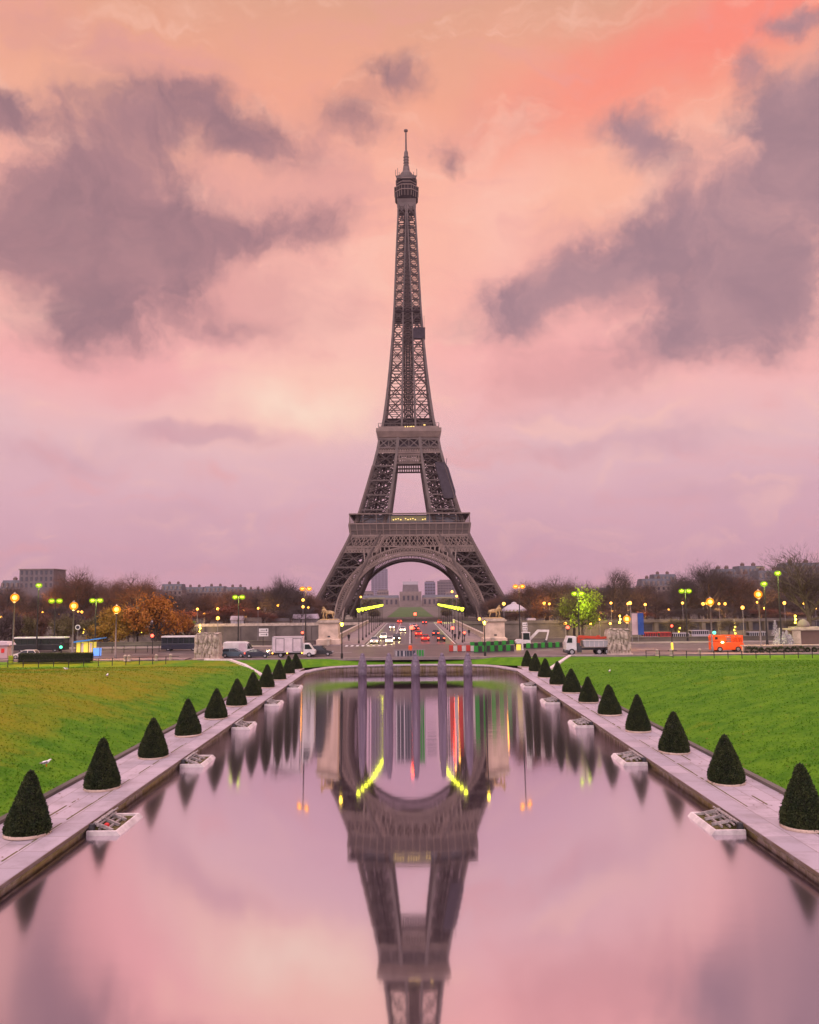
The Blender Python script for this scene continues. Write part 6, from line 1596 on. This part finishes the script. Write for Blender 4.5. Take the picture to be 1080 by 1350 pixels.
q = at(705, 799, 335); OT.put((q.x, 334, 3.2), q.z-3.2, 3.0, 'small glowing orange tree right of the carousel', 'autumn trees on the near bank')
LT = Tree('lamp_lit_tree', 163, 13, 6, 'leaf_green', 3800, .42, .14, bare=False, trunk_h=.30, barkm='bark_lit')
q = at(764, 775, 205); LT.put((q.x, 203, 3.0), q.z-3.0, 4.7, 'bright green leaved tree lit by the twin mast lamp behind the tipper truck', 'lamp lit trees')
q = at(762, 790, 206); BP[1].put((q.x-1, 207, 3.0), q.z-3.0+2, 5.8, 'olive bare tree spreading round the lit green tree', 'lamp lit trees', leaf='twig_olive')
for px in (893, 905, 963, 1046, 1056): 
    q = at(px, 816, 312); BP[2].put((q.x, 314, -2), q.z+2, 4.0, 'yellow lit bare tree against the quay gallery %s' % {893: 'left of the green mast lamp', 905: 'right behind the green mast lamp', 963: 'above the orange works vehicle', 1046: 'left of the large tree trunk', 1056: 'behind the large tree trunk'}[px], 'lit bare trees along the quay gallery', leaf='twig_olive')
BT_ = Tree('large_bare_tree', 177, 21, 9.5, 'twig_mauve', 11000, 1.3, .032, depth=6, barkm='bark_lit', trunk_h=.20, rad=.021)
q = at(1060, 722, 168); BT_.put((q.x, 168, ZR), q.z-ZR, 9.5, 'largest bare tree with spreading branches at the right edge', 'large bare trees', rz=.6)

l = bpy.data.lights.new('lamp_light', 'POINT'); l.energy = 2600; l.color = (.85, 1, .25); l.shadow_soft_size = .6; o = bpy.data.objects.new('lamp_light', l); COL.objects.link(o); o.visible_glossy = False; q = at(764, 784, 196); o.location = (q.x, 196, q.z-1)  # added fill light in front of the green tree, without a fitting
# ------------------------------------------------------------------ buildings
def building(px0, px1, pyt, d, depth, m, label, floors, cols, roof='zinc', z0=0.0, chim=2, winm='win_int', top_frac=.2, rows=None, name='apartment_building'):
    a, c = at(px0, pyt, d), at(px1, pyt, d); w = c.x-a.x; h = a.z-z0
    t = thing(name, label, 'building', ((a.x+c.x)/2, d, z0)); hb = h*(1-top_frac)
    b = MB(); b.box(0, depth/2, hb/2, w, depth, hb); wl_ = b.build('wall', M[m], t)
    b = MB(); b.box(0, depth/2, hb+.15, w+.8, depth+.8, .5); b.build('cornice', M['facade_a'], t)
    if top_frac > 0:
        b = MB(); b.box(0, depth/2, hb+.4+(h-hb-.4)/2, w-.3, depth-.3, h-hb-.4, top=(.93, .72)); rf = b.build('roof', M[roof], t)
        for i in range(chim):
            b = MB(); x = -w*.42+w*.84*(i+.5)/chim; b.box(x, depth*.5, h+.5, 1.6, 2.4, 2.2)
            for k in range(3): b.tube((x-.5+.5*k, depth*.5, h+1.6), (x-.5+.5*k, depth*.5, h+2.3), .18, .15, 6)
            b.build('chimney', M['facade_c'], rf)
        for i in range(cols):
            b = MB(); b.box(-w/2+w*(i+.5)/cols, .55, hb+(h-hb)*.45, w/cols*.42, 1.0, (h-hb)*.5); b.build('dormer', M['facade_a'], rf)
    fh = hb/floors; rows = rows or 3
    pw = None
    for r_ in range(rows):
        for i in range(cols):
            z = hb-fh*(r_+.5); x = -w/2+w*(i+.5)/cols
            if pw is None:
                b = MB(); b.box(0, 0, 0, w/cols*.42, .3, fh*.62); pw = b.build('window', M[winm], t); pw.location = (x, -.08, z)
            else: dup(pw, (x, -.08, z))
    return t
building(26, 71, 751, 455, 16, 'facade_b', 'flat roofed grey apartment block rising above the trees at far left', 9, 7, top_frac=0, rows=3)
building(0, 44, 765, 480, 14, 'facade_a', 'pale low block in front of the grey flat roofed block', 7, 7)
for i, (a, c, y, d, m) in enumerate([(212, 240, 770, 640, 'facade_a'), (240, 268, 774, 660, 'facade_b'), (268, 296, 773, 650, 'facade_a'), (297, 322, 774, 640, 'facade_b'), (322, 345, 777, 650, 'facade_a'), (150, 212, 778, 600, 'facade_b')]):
    building(a, c, y, d, 14, m, 'zinc roofed house on the left skyline, %s' % ['just right of the orange tree crown', 'second from the orange tree', 'third from the orange tree', 'fourth from the orange tree', 'nearest the round bare tree', 'behind the purple trees'][i], 6, 5, rows=2)
for i, (a, c, y, d, m) in enumerate([(846, 884, 763, 520, 'facade_a'), (862, 893, 757, 560, 'facade_b'), (884, 910, 768, 540, 'facade_b'), (945, 972, 750, 470, 'facade_b'), (955, 1004, 757, 450, 'facade_a'), (975, 1010, 746, 480, 'facade_a'), (1000, 1040, 752, 440, 'facade_b'), (1035, 1085, 742, 450, 'facade_a'), (790, 842, 775, 560, 'facade_a'), (700, 780, 778, 600, 'facade_b')]):
    building(a, c, y, d, 14, m, 'zinc roofed house on the right skyline, %s' % ['leftmost in front', 'standing behind the leftmost one', 'partly behind the dark round trees', 'left shoulder of the row', 'widest cream house', 'highest house with lit roof edge', 'left behind the large bare tree', 'behind the crown of the large bare tree', 'low behind trees by the green lit tree', 'low behind trees by the carousel'][i], 7, 6, rows=3)
q0, q1 = at(996, 746, 478), at(1007, 747, 478)
b = MB(); b.box((q0.x+q1.x)/2, 477, q0.z-1.0, q1.x-q0.x, .5, 1.0); o = b.build('lit_sign_board', M['sign_lit'], loc=(0, 0, 0)); tag(o, 'pale yellow lit board under the roof of the highest right house', 'sign')
# far towers seen through the arch
def tower_block(px0, px1, pyt, d, label, rows, cols, m='tower_glass'):
    a, c = at(px0, pyt, d), at(px1, pyt, d); w = c.x-a.x; h = a.z
    t = thing('office_tower', label, 'building', ((a.x+c.x)/2, d, 0))
    b = MB(); b.box(0, 15, h/2, w, 30, h); b.build('wall', M[m], t); b = MB(); b.box(0, 15, h+1.5, w*.8, 20, 3); b.build('roof', M['facade_b'], t)
    b0 = MB(); fh = h*.8/rows; b0.box(0, 0, 0, w/cols*.7, 1, fh*.5); pw = None
    for r_ in range(rows):
        for i in range(cols):
            l = (-w/2+w*(i+.5)/cols, -.3, h-fh*(r_+.8))
            if pw is None: pw = b0.build('window', M['win_int'], t); pw.location = l
            else: dup(pw, l)
tower_block(489.5, 511, 750, 3300, 'tall hazy office tower seen through the left of the arch', 14, 5)
tower_block(560, 574, 767.5, 2000, 'narrow hazy office block seen through the right of the arch', 6, 4); tower_block(577, 606, 766, 1900, 'broad hazy office block behind the right side of the arch', 7, 8, 'facade_b')
tower_block(497, 512, 779, 1700, 'low pale block beside the foot of the hazy tower', 4, 5, 'facade_a'); tower_block(588, 618, 780, 1750, 'low pale block at the right edge of the arch opening', 3, 7, 'facade_a'); tower_block(466, 492, 781, 1800, 'low pale block left of the hazy tower', 3, 6, 'facade_a')
a, c = at(527, 802, 1400), at(556, 802, 1400); w = c.x-a.x
t = thing('domed_palace', 'pale stone palace with a white wrapped dome closing the far lawn', 'building', ((a.x+c.x)/2, 1400, 0))
b = MB(); b.box(0, 12, 13, w, 24, 26); b.build('wall', M['facade_a'], t); b = MB(); b.box(0, 10, 32, w*.74, 18, 12, top=(.93, .9)); b.build('dome', M['facade_b'], t); b = MB(); b.box(0, 10, 40.5, w*.70, 17, 5.4); b.box(0, 10, 44, .8, .8, 9); b.build('white_wrap', M['tarp'], t)
for k in range(5):
    b = MB(); b.box(-w*.4+w*.2*k, -.5, 12, 1.6, 1.4, 20); b.build('column', M['facade_a'], t)
for k in range(4):
    b = MB(); b.box(-w*.3+w*.2*k, -.3, 15, 3.2, 1, 8); b.build('window', M['win_int'], t)
for s in (-1, 1):
    b = MB(); b.box(s*(w/2+38), 14, 8, 74, 16, 15); wg = b.build('wing', M['facade_a'], t); b = MB(); b.box(s*(w/2+38), 14, 17.5, 74, 14, 5, top=(.98, .6)); b.build('roof', M['zinc'], wg)
    for k in range(9):
        b = MB(); b.box(s*(w/2+6+8*k), 5.6, 8.5, 3.4, 1, 8); b.build('window', M['win_int'], wg)
    b = MB(); b.box(s*(w/2+40), 4.8, 15.2, 30, 1.2, 2.2); b.build('lit_cornice', M['sign_lit'], wg)

# ------------------------------------------------------------------ haze
b = MB(); b.box(0, 4950, 158, 12000, 10100, 340)
hz = bpy.data.materials.new('pale air'); hz.use_nodes = True
ht = hz.node_tree; ht.nodes.clear(); ho = ht.nodes.new('ShaderNodeOutputMaterial'); hv = ht.nodes.new('ShaderNodeVolumePrincipled')
hv.inputs['Color'].default_value = (.95, .80, .90, 1); hv.inputs['Density'].default_value = .00009; hv.inputs['Anisotropy'].default_value = .2
ht.links.new(hv.outputs[0], ho.inputs['Volume'])
o = b.build('haze', hz); o['kind'] = 'stuff'
